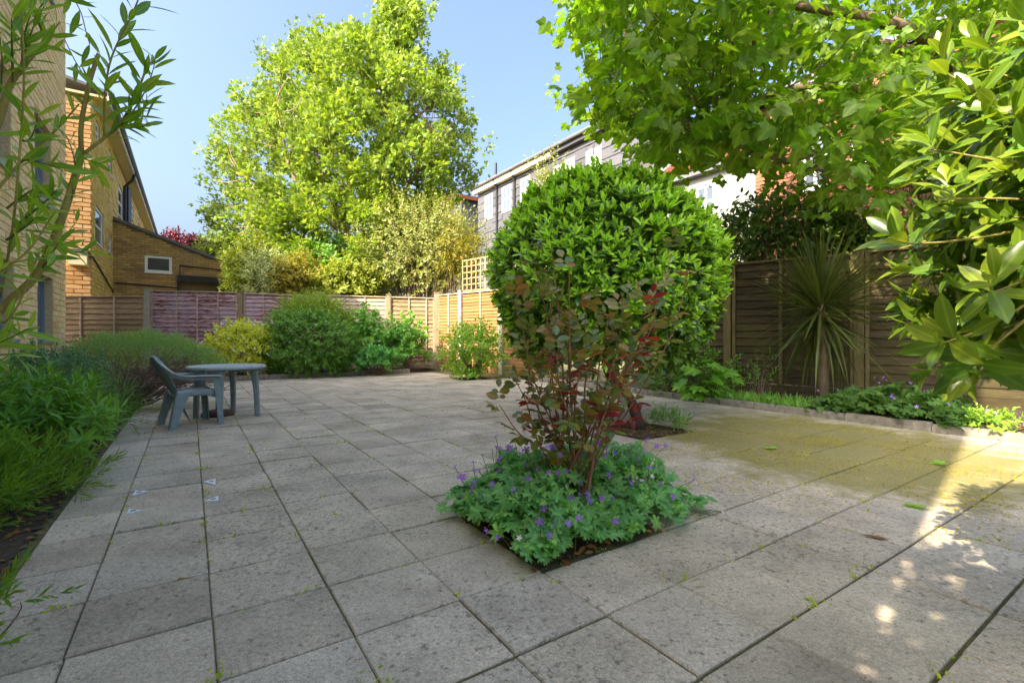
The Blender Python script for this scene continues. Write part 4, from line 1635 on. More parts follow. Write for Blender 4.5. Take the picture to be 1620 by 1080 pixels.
leaves(lau, 'leaf', T_LAUREL, L_LAUREL_NEW, p[fresh], d[fresh], n[fresh], s[fresh], 200, vis[fresh])
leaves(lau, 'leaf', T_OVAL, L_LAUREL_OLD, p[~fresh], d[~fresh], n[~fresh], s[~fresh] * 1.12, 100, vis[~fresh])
P2, D2 = dome(LC, (1.31, 1.31, 1.22), 5200, -.8, (.75, .95), .04, 64)
k = P2[:, 2] > .55
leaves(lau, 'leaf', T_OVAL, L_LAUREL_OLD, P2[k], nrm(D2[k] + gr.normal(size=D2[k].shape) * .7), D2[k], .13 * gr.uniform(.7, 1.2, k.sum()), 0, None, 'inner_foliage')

# ------------------------------------------------------------------ glossy laurel at the right edge
RLc = np.array([1.90, 1.39, 1.49])
rl = thing('glossy_laurel', 'glossy large leaved laurel in sun at the right edge', 'shrub', (1.98, 1.46, 0))
m = MB()
for k in range(6):
    e = RLc + np.array([.07 + rng.normal() * .1, rng.normal() * .1, rng.uniform(-.2, .2)])
    S = smooth_path([np.array([1.98 + rng.normal() * .03, 1.46 + rng.normal() * .03, 0]), np.array([1.98, 1.46, .7]) + rng.normal(size=3) * .06, e])
    m.tube(S, np.linspace(.024, .006, len(S)), 7)
m.build('trunk', M_TRUNK, rl, True)
P, D = dome(RLc, (.555, .57, .69), 520, -.8, (.72, 1.0), .12, 71)
# two sprays reaching out over the paving
ex = [at(1452, 395, 1.29), at(1525, 535, 1.25), at(1550, 565, 1.22), at(1490, 250, 1.35), at(1510, 330, 1.29), at(1565, 470, 1.22), at(1505, 140, 1.45)]
exd = [(-.9, -.2, .25), (-.9, -.1, -.2), (-.8, -.2, -.5), (-.8, -.1, .3), (-.8, -.2, .2), (-.6, -.4, 0), (-.5, 0, .8)]
P = np.vstack([P, np.array(ex)])
D = np.vstack([D, nrm(np.array(exd))])
gr = np.random.default_rng(72)
m = MB()
for q in range(len(P)):
    if q % 3 == 0 or q >= len(P) - 7:
        m.tube(curve(RLc + (P[q] - RLc) * .5, P[q] + D[q] * .07, gr.normal(size=3) * .025, 6), np.linspace(.005, .002, 6), 5, False)
m.build('stems', M_GREENBARK, rl, True)
p, d, n, s = shoots(P, nrm(D + np.array([0, 0, .25]) + gr.normal(size=D.shape) * .3), .085, 9, .112, (22, 85), 73, .0, .14, .35)
vis = np.tile(np.clip((D @ nrm(np.array([0, 0, EYE]) - RLc)) + .35, .05, 1), 9)
leaves(rl, 'leaf', T_LAUREL, L_RLAUREL, p, d, n, s, 300, vis)
P2, D2 = dome(RLc, (.46, .475, .65), 1100, -.8, (.55, 1.0), .1, 75)
leaves(rl, 'leaf', T_LAUREL, L_LAUREL_OLD, P2, nrm(D2 + gr.normal(size=D2.shape) * .7), nrm(D2 + UP + gr.normal(size=D2.shape) * .5), (.115 if P2[0][0] > 1.2 and P2[0][1] < 3 else .15) * gr.uniform(.7, 1.2, len(P2)), 0, None, 'inner_foliage')

# leafy shrub behind the viewer whose shade dapples the paving at the right
bushy('added_shade_tree', 'leafy tree added well behind the viewpoint to block sky glow', 'tree', (-.1, -3.6, 5.2), (1.6, 1.5, 3.2), L_WILLOW, T_OVAL, 1500, 9, .17, .4, -1, (.3, 1), .15, 36, base=(-.1, -3.6, 0), stems=30, stem_r=.05)  # tree added out of view to block the bright sky around the sun
bushy('garden_shrub', 'tall leafy shrub growing behind the viewpoint beside the cream building', 'shrub', (-.74, -1.11, 1.98), (.88, .88, 1.66), L_WILLOW, T_OVAL, 2400, 8, .12, .2, -.9, (.2, 1), .15, 31, base=(-.6, -1.4, 0), stems=40)

# ------------------------------------------------------------------ narrow leaved shrub leaning in at the left
wl = thing('narrow_leaved_shrub', 'tall shrub with long narrow leaves leaning in at the left edge', 'shrub', (-1.95, 1.35, 0))
g0 = np.array([-1.95, 1.35, 0.0])
YL = 1.5
stems = [([g0, at(-110, 620, 1.42), at(0, 492, 1.46), at(60, 432, 1.5), at(100, 340, 1.52), at(129, 246, 1.55)], .024, .0135),
         ([at(129, 246, 1.55), at(129, 195, 1.55), at(142, 130, 1.56), at(156, 86, 1.58)], .0125, .008),
         ([at(129, 246, 1.55), at(165, 218, 1.57), at(186, 200, 1.6), at(212, 160, 1.62), at(232, 108, 1.64), at(244, 96, 1.65)], .010, .003),
         ([at(165, 218, 1.57), at(166, 150, 1.55), at(177, 90, 1.53), at(208, 25, 1.5), at(222, -8, 1.48)], .006, .0025),
         ([at(102, 62, 1.7), at(118, 95, 1.68), at(138, 128, 1.6)], .003, .0025),
         ([at(112, -10, 1.6), at(128, 20, 1.58), at(136, 50, 1.57), at(142, 70, 1.56)], .003, .002),
         ([g0 + np.array([.1, .1, 0]), at(-60, 400, 1.4), at(0, 185, 1.4), at(18, 130, 1.42), at(36, 105, 1.43), at(47, 70, 1.44)], .02, .009),
         ([at(18, 130, 1.42), at(45, 100, 1.45), at(75, 60, 1.5), at(95, 35, 1.52)], .006, .003),
         ([at(-20, 320, 1.4), at(30, 260, 1.5), at(72, 222, 1.55), at(98, 196, 1.56), at(125, 165, 1.57)], .008, .003),
         ([at(0, 470, 1.46), at(20, 360, 1.36), at(33, 220, 1.34), at(38, 120, 1.33), at(34, 20, 1.3)], .006, .003),
         ([at(60, 432, 1.5), at(80, 400, 1.6), at(104, 372, 1.66), at(120, 352, 1.7)], .006, .002),
         ([at(-30, 450, 1.3), at(15, 420, 1.3), at(50, 390, 1.32), at(90, 330, 1.34)], .006, .003),
         ([at(0, 492, 1.46), at(6, 510, 1.4), at(30, 480, 1.4), at(62, 400, 1.5)], .006, .003)]
m = MB()
paths = []
for pts, a, b in stems:
    S = smooth_path(pts)
    m.tube(S, np.linspace(a * .58, b * .75, len(S)), 7)
    paths.append(S)
m.build('stems', M_GREENBARK, wl, True)
gr = np.random.default_rng(81)
P, D = [], []


def along(S, n, t0=0.0, t1=1.0):
    seg = np.linalg.norm(np.diff(S, axis=0), axis=1)
    cum = np.concatenate([[0], np.cumsum(seg)])
    t = np.linspace(t0, t1, n) * cum[-1]
    pts = np.stack([np.interp(t, cum, S[:, k]) for k in range(3)], 1)
    i = np.clip(np.searchsorted(cum, t) - 1, 0, len(S) - 2)
    return pts, nrm(S[i + 1] - S[i])


def leaf_run(S, n, size, t0=0.0, t1=1.0, ang=48, seed=0, flat=.25):
    g_ = np.random.default_rng(seed)
    p, tt = along(S, n, t0, t1)
    ref = nrm(np.cross(tt, np.array([.2, -1.0, .15])))
    b = np.cross(tt, ref)
    az = np.arange(n) * 2.4 + g_.uniform(-.4, .4, n)
    rad = np.cos(az)[:, None] * ref + np.sin(az)[:, None] * b
    a = np.radians(ang + g_.uniform(-14, 14, n))[:, None]
    d = nrm(np.cos(a) * tt + np.sin(a) * rad + np.array([0, 0, .08]))
    nn = nrm(np.sin(a) * tt - np.cos(a) * rad + g_.normal(size=(n, 3)) * .5)
    return p, d, nn, size * g_.uniform(.65, 1.2, n)


runs = []
for k, (t0, n, sz) in enumerate(((.7, 5, .085), (.3, 5, .075), (.2, 24, .108), (.1, 24, .108), (0, 8, .07), (0, 9, .075), (.45, 12, .085), (.1, 12, .085), (.1, 14, .08), (.15, 20, .085), (0, 11, .07), (0, 18, .09), (0, 14, .09))):
    runs.append(leaf_run(paths[k], n, sz, t0, 1.0, 50, 900 + k))
# side shoots
m = MB()
shoot_tips = [(246, 96, 1.65, 165, 218, 1.57), (232, 150, 1.6, 186, 200, 1.6), (228, 185, 1.62, 186, 200, 1.6), (60, 300, 1.4, 10, 330, 1.36), (100, 270, 1.45, 30, 260, 1.5), (55, 345, 1.35, 10, 380, 1.36), (92, 385, 1.4, 60, 432, 1.5),
              (30, 560, 1.4, -40, 560, 1.42), (18, 30, 1.3, 20, 130, 1.4), (70, 10, 1.4, 38, 110, 1.4), (0, 60, 1.35, -30, 200, 1.4), (60, 180, 1.4, 33, 220, 1.34), (90, 300, 1.4, 20, 360, 1.36), 
              (105, 215, 1.5, 100, 340, 1.52), (140, 395, 1.6, 84, 372, 1.52), (155, 262, 1.6, 129, 246, 1.55), (50, 20, 1.35, 36, 105, 1.43), (95, -10, 1.5, 75, 60, 1.5), (45, 520, 1.3, -20, 540, 1.35)]
for k, (x1, y1, Y1, x0, y0, Y0) in enumerate(shoot_tips):
    S = curve(at(x0, y0, Y0), at(x1, y1, Y1), gr.normal(size=3) * .02, 8)
    m.tube(S, np.linspace(.0035, .0012, 8), 5, False)
    runs.append(leaf_run(S, 10, .082, .15, 1.0, 45, 950 + k))
m.build('shoots', M_GREENSTEM, wl, True)
leaves(wl, 'leaf', T_WILLOW, L_WILLOW, *[np.concatenate([r[q] for r in runs]) for q in range(4)], 300)

# ------------------------------------------------------------------ rose in the planting square
RBs = grid(5.05, 1.75)
rose = thing('rose_bush', 'leggy rose bush with bronze and red leaves in the front planting square', 'shrub', RBs)
rtips = [(872, 395, 2.75), (845, 420, 2.65), (800, 445, 2.6), (900, 430, 2.5), (925, 470, 2.55), (985, 470, 2.7), (1040, 440, 2.75), (1062, 400, 2.85), (1000, 540, 2.7), (965, 500, 2.95), (1080, 470, 3.0), (870, 480, 2.9),
         (790, 640, 2.75), (835, 560, 2.6), (880, 560, 2.45), (940, 555, 2.5), (985, 590, 2.6), (1020, 560, 2.85), (860, 590, 2.7), (815, 600, 2.8), (1030, 490, 2.6), (905, 520, 2.7)]
m = MB()
gr = np.random.default_rng(91)
rp = []
for k, (x, y, Y) in enumerate(rtips):
    e = at(x, y, Y)
    mid = RBs + (e - RBs) * .45 + np.array([gr.normal() * .05, gr.normal() * .05, .1])
    b = RBs + np.array([gr.normal() * .04, gr.normal() * .04, 0])
    S = smooth_path([b, b + np.array([0, 0, .15]) + (e - b) * .1, mid, RBs + (e - RBs) * .78 + gr.normal(size=3) * .03, e], 5)
    r = .0075 if k % 3 else .011
    m.tube(S, np.linspace(r, .0022, len(S)), 6, False)
    rp.append(S)
m.build('stems', M_ROSESTEM, rose, True)
cl = []
for k, S in enumerate(rp):
    # compound leaves: five leaflets on a stalk
    p, tt = along(S, 9, .45, 1.0)
    for a, b in zip(p, tt):
        ax = nrm(b * .5 + gr.normal(size=3) * .6 + np.array([0, 0, .1]))
        sd = nrm(np.cross(ax, UP + gr.normal(size=3) * .2))
        nn = np.cross(sd, ax)
        nn = nn if nn[2] > 0 else -nn
        for q, (t, s_) in enumerate(((1, 0), (.72, 1), (.72, -1), (.4, 1), (.4, -1))):
            o = a + ax * .10 * t
            cl.append((o, nrm(ax * (.9 if s_ == 0 else .45) + sd * s_ + np.array([0, 0, -.15])), nrm(nn + gr.normal(size=3) * .25), gr.uniform(.045, .085), k, q))
P, D, N, S = (np.array([c[q] for c in cl]) for q in range(4))
tag_r = gr.uniform(size=len(P) // 5).repeat(5)
redm = (tag_r < .14) | ((np.array([c[4] for c in cl]) > 15) & (tag_r < .34))
yel = (tag_r > .975)
oth = ~(redm | yel)
leaves(rose, 'leaf', T_ROUND, L_ROSE, P[oth], D[oth], N[oth], S[oth], 220)
leaves(rose, 'leaf', T_OVAL, L_ROSERED, P[redm], D[redm], N[redm], S[redm], 66)
leaves(rose, 'leaf', T_OVAL, L_YELLOW, P[yel], D[yel], N[yel], S[yel] * 1.3, 14)


# ------------------------------------------------------------------ cranesbill under the rose
def cranesbill(name, label, pts, hts, seed, size, nleaf, nflower, nsl, nsf, base, white=0, group=None, lm=None):
    gr = np.random.default_rng(seed)
    root = thing(name, label, 'plant', base, group)
    k = gr.choice(len(pts), nleaf)
    P = pts[k] + gr.normal(size=(nleaf, 3)) * .03
    P[:, 2] = hts[k] * gr.uniform(.25, 1.0, nleaf) ** .6 + .02
    out = nrm((P - np.asarray(base)) * [1, 1, 0] + gr.normal(size=P.shape) * .15)
    N = nrm(np.array([0, 0, 1.0]) + out * .55 - np.array([0, .35, 0]) + gr.normal(size=P.shape) * .28)
    D = nrm(out + gr.normal(size=P.shape) * .5)
    leaves(root, 'leaf', T_GERAN, lm or L_GERAN, P, D, N, size * gr.uniform(.55, 1.25, nleaf), nsl)
    m = MB()
    for q in gr.choice(nleaf, min(nleaf, 260), replace=False):
        b = np.array([P[q][0] * .7 + base[0] * .3, P[q][1] * .7 + base[1] * .3, 0.0])
        m.tube(curve(b, P[q], (0, 0, .02), 4), [.003, .0025, .002, .0018], 4, False)
    k = gr.choice(len(pts), nflower)
    Pf = pts[k] + gr.normal(size=(nflower, 3)) * .07
    of = (Pf - np.asarray(base)) * [1, 1, 0]
    Pf = Pf + of * .10
    Pf[:, 2] = hts[k] + gr.uniform(.0, .13, nflower)
    for q in range(nflower):
        m.tube(curve(np.array([pts[k[q]][0], pts[k[q]][1], 0.02]), Pf[q], (0, 0, .03), 4), .0016, 4, False)
    m.build('stalks', M_GREENSTEM, root, True)
    Nf = nrm(np.array([0, -.6, .7]) + nrm(of) * .5 + gr.normal(size=Pf.shape) * .4)
    Df = nrm(gr.normal(size=Pf.shape))
    w = np.arange(nflower) < white
    fs = .021 * gr.uniform(.7, 1.2, nflower)
    leaves(root, 'flower', T_FLOWER, L_FLOWER, Pf[~w], Df[~w], Nf[~w], fs[~w], nsf, None, 'blossom', 5)
    if white:
        leaves(root, 'flower', T_FLOWER, L_WHITEFL, Pf[w], Df[w], Nf[w], fs[w] * .9, white, None, 'blossom', 3)
    return root


gr = np.random.default_rng(95)
ii, jj = gr.uniform(3.9, 7.0, 3800), gr.uniform(.95, 3.15, 3800)
pts = np.array([grid(a, b) for a, b in zip(ii, jj)])
edge = np.minimum.reduce([ii - 3.8, 7.1 - ii, jj - .8, 3.3 - jj])
hts = .10 + np.clip(edge, 0, .8) * .33 + .07 * np.sin(ii * 5) * np.sin(jj * 4)
hts *= np.where((jj < 1.6) & (ii > 4.6), .55, 1.0)
keep = ~((ii > 6.3) & ((jj > 2.5) | (gr.uniform(size=3800) < .45))) & ~((jj < 1.15) & (ii > 4.5) & (gr.uniform(size=3800) < .6))
pts, hts = pts[keep], np.maximum(hts[keep], .06)
cranesbill('cranesbill', 'violet flowered cranesbill spreading round the foot of the rose', pts, hts, 96, .050, 2300, 150, 300, 125, RBs, 10)

# ------------------------------------------------------------------ border plants
# cordyline
cb = np.array([(1302 - 810) / FPX * 7.3, 7.3, .03])
cor = thing('cordyline', 'spiky cordyline with long strap leaves before the dark fence', 'plant', cb)
m = MB()
m.tube([cb, cb + UP * .6, cb + np.array([-.02, 0, 1.25]), cb + np.array([-.03, 0, 1.62])], [.09, .075, .07, .05], 8)
m.build('trunk', M_TRUNK, cor, True)
gr = np.random.default_rng(101)
straps = []
for k, bend in enumerate((.05, .14, .28, .45)):
    V, F = blade(.042, 8, bend, .25, .28)
    straps.append((V, F))
for band, (T, n, el0, el1, ln) in enumerate(((straps[0], 80, 30, 88, 1.0), (straps[0], 80, -5, 50, 1.05), (straps[1], 50, -40, 0, 1.0), (straps[2], 34, -80, -40, 1.0))):
    el = np.radians(gr.uniform(el0, el1, n))
    az = gr.uniform(0, 2 * math.pi, n)
    D = np.stack([np.cos(el) * np.cos(az), np.cos(el) * np.sin(az), np.sin(el)], 1)
    P = cb + np.array([-.03, 0, 1.58]) + D * .05 + np.stack([np.zeros(n), np.zeros(n), -gr.uniform(0, .12 + .1 * band, n)], 1)
    N = nrm(np.array([0, 0, 1.0]) * np.ones((n, 3)) + D * -.2)
    leaves(cor, 'leaf', T, L_CORD, P, D, N, ln * 1.12 * gr.uniform(.75, 1.12, n), n)

# low cranesbill along the right kerb
gr = np.random.default_rng(103)
js = gr.uniform(.7, 4.6, 1600)
is_ = KERB_I + gr.uniform(.1, 2.3, 1600) - .35 * (gr.uniform(size=1600) < .3)
pts = np.array([grid(a, b) for a, b in zip(is_, js)])
hts = .14 + .26 * np.clip(np.sin((js - .7) / 3.9 * math.pi), .1, 1) * np.clip((is_ - KERB_I + .5) / 1.2, .3, 1) + .06 * np.sin(js * 5)
cranesbill('border_cranesbill', 'sprawling cranesbill with a few violet flowers along the right kerb', pts, hts, 104, .075, 1500, 34, 260, 34, grid(KERB_I + 1, 2.6), 0, None, L_GERAN_BORDER)
# acanthus
ab = grid(KERB_I + .55, 8.7)
ac = thing('acanthus', 'broad leaved acanthus spilling over the kerb beside the round laurel', 'plant', ab)
gr = np.random.default_rng(105)
n = 46
az = gr.uniform(0, 6.28, n)
P = ab + np.stack([np.cos(az) * gr.uniform(.05, .55, n), np.sin(az) * gr.uniform(.05, .5, n), gr.uniform(.08, .72, n)], 1)
out = nrm((P - ab) * [1, 1, 0])
leaves(ac, 'leaf', T_BROAD, L_ACANTH, P, nrm(out + gr.normal(size=P.shape) * .3 + np.array([0, -.2, -.2])), nrm(np.array([0, -.5, 1.0]) + out * .4 + gr.normal(size=P.shape) * .25), gr.uniform(.13, .24, n), n)
m = MB()
for q in range(n):
    m.tube(curve(ab + gr.normal(size=3) * [.04, .04, 0], P[q], (0, 0, .05), 5), [.008, .007, .006, .005, .004], 5, False)
m.build('stalks', M_GREENSTEM, ac, True)
bushy('shade_shrub', 'dark small leaved shrub in the border behind the round laurel trunk', 'shrub', grid(KERB_I + 1.6, 10.8) + UP * .35, (.95, .8, .55), L_DARKSH, T_OVAL, 300, 9, .085, .2, -.5, (.5, 1), .12, 32)
# weedy grass along the right kerb
gr = np.random.default_rng(107)
n = 1500
js, is_ = gr.uniform(4.2, 8.8, n), KERB_I + .2 + gr.uniform(0, 1, n) ** 1.5 * 1.9
P = np.array([grid(a, b, .04) for a, b in zip(is_, js)])
m = MB()
m.arr(*scatter(T_NEEDLE, P, nrm(gr.normal(size=P.shape) * .55 + UP), gr.normal(size=P.shape), gr.uniform(.05, .2, n)))
o = m.build('border_grass', L_DARKSH, None, True)
o['kind'] = 'stuff'
bushy('border_weed', 'small pale leaved weed in the sun at the right end of the kerb', 'plant', grid(KERB_I + .5, .35) + UP * .1, (.3, .28, .16), L_HYDR, T_SMALL, 60, 7, .06, .1, -.1, (.4, 1), .1, 33, stems=12, stem_r=.004)
bushy('square_grass', 'tuft of grass and weeds beside the round laurel trunk', 'plant', grid(11.6, 5.6) + UP * .05, (.22, .2, .12), L_DARKSH, T_NEEDLE, 60, 8, .10, .12, -.1, (.3, 1), .1, 37, stems=0, up=1.0)
# thin upright weed stalks before the fence
bushy('foxglove_stalks', 'thin upright weed stalks in front of the dark fence left panel', 'plant', grid(KERB_I + 1.6, 7.2) + UP * .3, (.25, .2, .45), L_DARKSH, T_LANCE, 26, 8, .09, .25, -.2, (.3, 1), .1, 34, stems=20, stem_r=.005, up=1.5)

# back border
chs = bushy('golden_choisya', 'golden yellow choisya with small white flowers behind the plastic table', 'shrub', at(381, 555, 12.6), (.88, .75, .72), L_CHOISYA, T_OVAL, 640, 9, .095, .16, -.75, (.62, 1), .06, 41, nsingle=0)
P, D = dome(at(381, 555, 12.6), (.97, .84, .82), 110, -.3, (1.0, 1.08), .06, 42)
leaves(chs, 'flower', T_FLOWER, L_WHITEFL, P, rng.normal(size=P.shape), D, np.full(len(P), .035), 0, None, 'blossom')
bushy('big_green_shrub', 'large dense green shrub against the purple fence panels', 'shrub', at(486, 548, 13.3), (1.33, 1.0, .98), L_DARKSH, T_SMALL, 2000, 9, .085, .18, -.75, (.66, 1), .07, 43, up=.4)
bushy('feathery_shrub', 'feathery fine leaved growth rising above the large green shrub', 'shrub', at(495, 512, 14.3), (1.05, .7, .66), L_TOPSH, T_NEEDLE, 700, 14, .13, .42, -.1, (.5, 1), .08, 44, ang=(20, 45), up=1.2)
bushy('tree_mallow', 'tall soft leaved mallow against the grey fence panel', 'shrub', at(575, 535, 14.8), (.52, .5, .82), L_MALLOW, T_MAPLE_LO, 130, 8, .14, .3, -.7, (.3, 1), .2, 45)
bushy('wide_mallow', 'wider soft leaved mallow against the brown fence panel', 'shrub', at(638, 545, 15.0), (.72, .55, .72), L_MALLOW, T_MAPLE_LO, 170, 8, .14, .3, -.6, (.3, 1), .25, 46)
bushy('low_mallow', 'low mounded soft leaved plant spilling over the back kerb', 'plant', at(598, 572, 13.6), (.62, .45, .30), L_GERAN, T_MAPLE_LO, 120, 8, .12, .2, -.4, (.4, 1), .15, 47, stems=16)
bushy('hydrangea', 'bright green shrub standing alone in the far paving square', 'shrub', grid(15, 23) + UP * .78, (.80, .70, .62), L_HYDR, T_OVAL, 250, 9, .125, .26, -.75, (.35, 1), .18, 48, stems=60, stem_r=.009, base=grid(15, 23))
bushy('square_weed', 'low leafy weed at the left foot of the lone bright shrub', 'plant', grid(14.3, 22.5) + UP * .08, (.38, .3, .12), L_HYDR, T_OVAL, 40, 7, .12, .1, -.1, (.4, 1), .1, 49, stems=10, stem_r=.004)

# ------------------------------------------------------------------ left border
bushy('grassy_shrub', 'bright green fine leaved shrub spilling over the near left paving', 'shrub', (-3.34, 2.72, .08), (.52, .92, .36), L_FRONT, T_NEEDLE, 720, 16, .08, .16, -.1, (.5, 1), .1, 111, ang=(24, 50), up=.25, stems=60, stem_r=.004, base=(-3.34, 2.72, 0))
bushy('spurge', 'lush leafy spurge at the left edge behind the grassy shrub', 'plant', (-3.95, 3.65, .30), (.85, .6, .46), L_EUPH, T_LANCE, 260, 12, .14, .2, -.1, (.55, 1), .1, 112, ang=(40, 88), up=.6, stems=40, base=(-3.95, 3.65, 0), nsingle=120)
bushy('rosemary', 'dark green needle leaved rosemary beside the patio edge', 'shrub', (-4.50, 4.80, .24), (.55, .70, .38), L_ROSEM, T_NEEDLE, 620, 18, .055, .26, -.3, (.6, 1), .1, 113, ang=(30, 60), up=.5, stems=60, base=(-4.5, 4.8, 0))
bushy('juniper', 'blue green low shrub under the cream brick wall', 'shrub', (-5.25, 5.35, .42), (.52, .70, .46), L_JUNIP, T_SMALL, 760, 12, .045, .2, -.2, (.6, 1), .12, 114, up=.4, stems=40, base=(-5.15, 5.35, 0))
tg = thing('twiggy_shrub', 'grey green topped shrub with bare tangled brown twigs beside the chair', 'shrub', (-5.9, 7.2, 0))
gr = np.random.default_rng(116)
tc = np.array([-5.72, 7.5, .52])
P, D = dome(tc, (1.08, .8, .56), 1500, .0, (.82, 1.0), .08, 117)
k = D[:, 2] > .34 - .5 * D[:, 1]
P, D = P[k], D[k]
p, d, n, s = shoots(P, nrm(D + UP * .6 + gr.normal(size=D.shape) * .3), .16, 14, .05, (28, 60), 118, 0, .15, .3)
leaves(tg, 'leaf', T_NEEDLE, L_GREYTOP, p, d, n, s * 1.3, 0)
m = MB()
b0 = np.array([-5.85, 7.2, 0.0])
for k in range(130):
    az, el = gr.uniform(-2.9, .6), gr.uniform(.0, .8)
    e = tc + np.array([math.cos(az) * math.cos(el) * 1.15, math.sin(az) * math.cos(el) * .9, math.sin(el) * .52 - gr.uniform(0, .42)])
    e[2] = max(e[2], .06)
    S = curve(b0 + gr.normal(size=3) * [.1, .08, 0], e, (gr.normal() * .07, gr.normal() * .07, gr.uniform(-.02, .2)), 8)
    S[1:-1] += gr.normal(size=(6, 3)) * .025
    m.tube(S, np.linspace(.015 if k % 6 == 0 else .008, .0028, 8), 5, False)
    for q in range(7):
        a = S[gr.integers(3, 8)]
        m.tube(curve(a, a + nrm(e - b0 + gr.normal(size=3) * .7) * gr.uniform(.1, .32), gr.normal(size=3) * .02, 5), np.linspace(.0045, .0018, 5), 4, False)
m.build('twigs', M_TWIG, tg, True, 'stuff')
P, D = dome(tc, (1.0, .7, .45), 240, -.2, (.5, .9), .08, 119)
leaves(tg, 'leaf', T_SMALL, L_GREYTOP, P, D, nrm(gr.normal(size=D.shape)), np.full(len(P), .045), 0, None, 'inner_foliage')
# sprig of weed at the very near left edge
bushy('near_sprig', 'narrow leaved sprig lying over the paving at the lower left edge', 'plant', (-1.80, 1.62, .12), (.08, .14, .16), L_FRONT, T_LANCE, 14, 12, .06, .14, -.3, (.3, 1), .1, 120, ang=(18, 40), up=.2, stems=8, stem_r=.003, base=(-1.8, 1.6, 0))

# ------------------------------------------------------------------ plastic table and chair
tcn = np.array([-3.89, 6.61, 0.0])
tab = thing('garden_table', 'round faded green plastic table on the paving', 'table', tcn)
m = MB()
m.lathe(tcn, [(.41, .655), (.460, .66), (.474, .672), (.474, .69), (.463, .702), (.43, .705), (.422, .700), (.06, .700), (.03, .700)], 40)
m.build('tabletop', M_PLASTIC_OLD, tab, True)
for x, y in ((-3.75, 6.22), (-3.535, 6.72), (-4.03, 7.0), (-4.245, 6.5)):
    q = np.array([x, y, 0.0])
    out = nrm(q - tcn)
    side = np.cross(UP, out)
    m = MB()
    V = []
    for z, w, off in ((0, .027, 0), (.02, .030, 0), (.35, .034, -.012), (.655, .042, -.045)):
        for a, b in ((-1, -.55), (-.55, -1), (.55, -1), (1, -.55), (1, .7), (.4, 1.1), (-.4, 1.1), (-1, .7)):
            V.append(q + UP * z + out * off + side * a * w + out * b * w)
    F = []
    for k in range(3):
        for r in range(8):
            F.append((k * 8 + r, k * 8 + (r + 1) % 8, k * 8 + 8 + (r + 1) % 8, k * 8 + 8 + r))
    F += [tuple(range(8))[::-1], tuple(range(24, 32))]
    m.add(np.array(V), F)
    m.build('leg', M_PLASTIC, tab)
m = MB()
for k in range(12):
    a0 = k * math.pi / 6
    e = np.array([math.cos(a0), math.sin(a0), 0])
    m.box(tcn + e * .05 + UP * .625 - np.cross(UP, e) * .004, e * .42, np.cross(UP, e) * .008, UP * .031)
m.build('rib', M_PLASTIC, tab)

cc = np.array([-3.99, 6.03, 0.0])
cf_ = nrm(np.array([.66, .75, 0]))                       # the way the chair faces
cs_ = np.array([cf_[1], -cf_[0], 0])                     # its right side
ch = thing('garden_chair', 'faded green plastic armchair drawn up to the round table', 'chair', cc)


def cpt(f, s, z):
    return cc + cf_ * f + cs_ * s + UP * z


def strip(rowsL, thick, name, mat, parent, smooth=True):
    """a sheet of points (rows x columns) given thickness"""
    R = np.array(rowsL)
    nr, nc = R.shape[:2]
    du = np.gradient(R, axis=0)
    dv = np.gradient(R, axis=1)
    nn = nrm(np.cross(du, dv))
    V = np.concatenate([(R + nn * thick / 2).reshape(-1, 3), (R - nn * thick / 2).reshape(-1, 3)])
    F = []
    o = nr * nc
    for a in range(nr - 1):
        for b in range(nc - 1):
            i = a * nc + b
            F.append((i, i + nc, i + nc + 1, i + 1))
            F.append((o + i, o + i + 1, o + i + nc + 1, o + i + nc))
    for a in range(nr - 1):
        for b in (0, nc - 1):
            i = a * nc + b
            f = (i, o + i, o + i + nc, i + nc)
            F.append(f if b == 0 else f[::-1])
    for b in range(nc - 1):
        for a in (0, nr - 1):
            i = a * nc + b
            f = (i, i + 1, o + i + 1, o + i)
            F.append(f if a == 0 else f[::-1])
    m = MB()
    m.add(V, F)
    return m.build(name, mat, parent, smooth)


# seat: dished
seat = [[cpt(f, s, .415 + .028 * f / .22 - .02 * (1 - (s / .24) ** 2) - (.02 if f > .2 else 0)) for s in np.linspace(-.235, .235, 9)] for f in np.linspace(-.2, .235, 9)]
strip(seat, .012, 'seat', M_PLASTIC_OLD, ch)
# side apron under the seat
for sgn, nm in ((1, 'apron'), (-1, 'apron')):
    ap = [[cpt(f, sgn * .238, .43 - t * (.05 + .05 * (abs(f) / .22) ** 2)) for t in (0, .5, 1)] for f in np.linspace(-.22, .24, 9)]
    strip(ap, .012, nm, M_PLASTIC, ch)
ap = [[cpt(.24, s, .425 - t * (.05 + .05 * (abs(s) / .22) ** 2)) for t in (0, .5, 1)] for s in np.linspace(-.235, .235, 9)]
strip(ap, .012, 'apron', M_PLASTIC, ch)
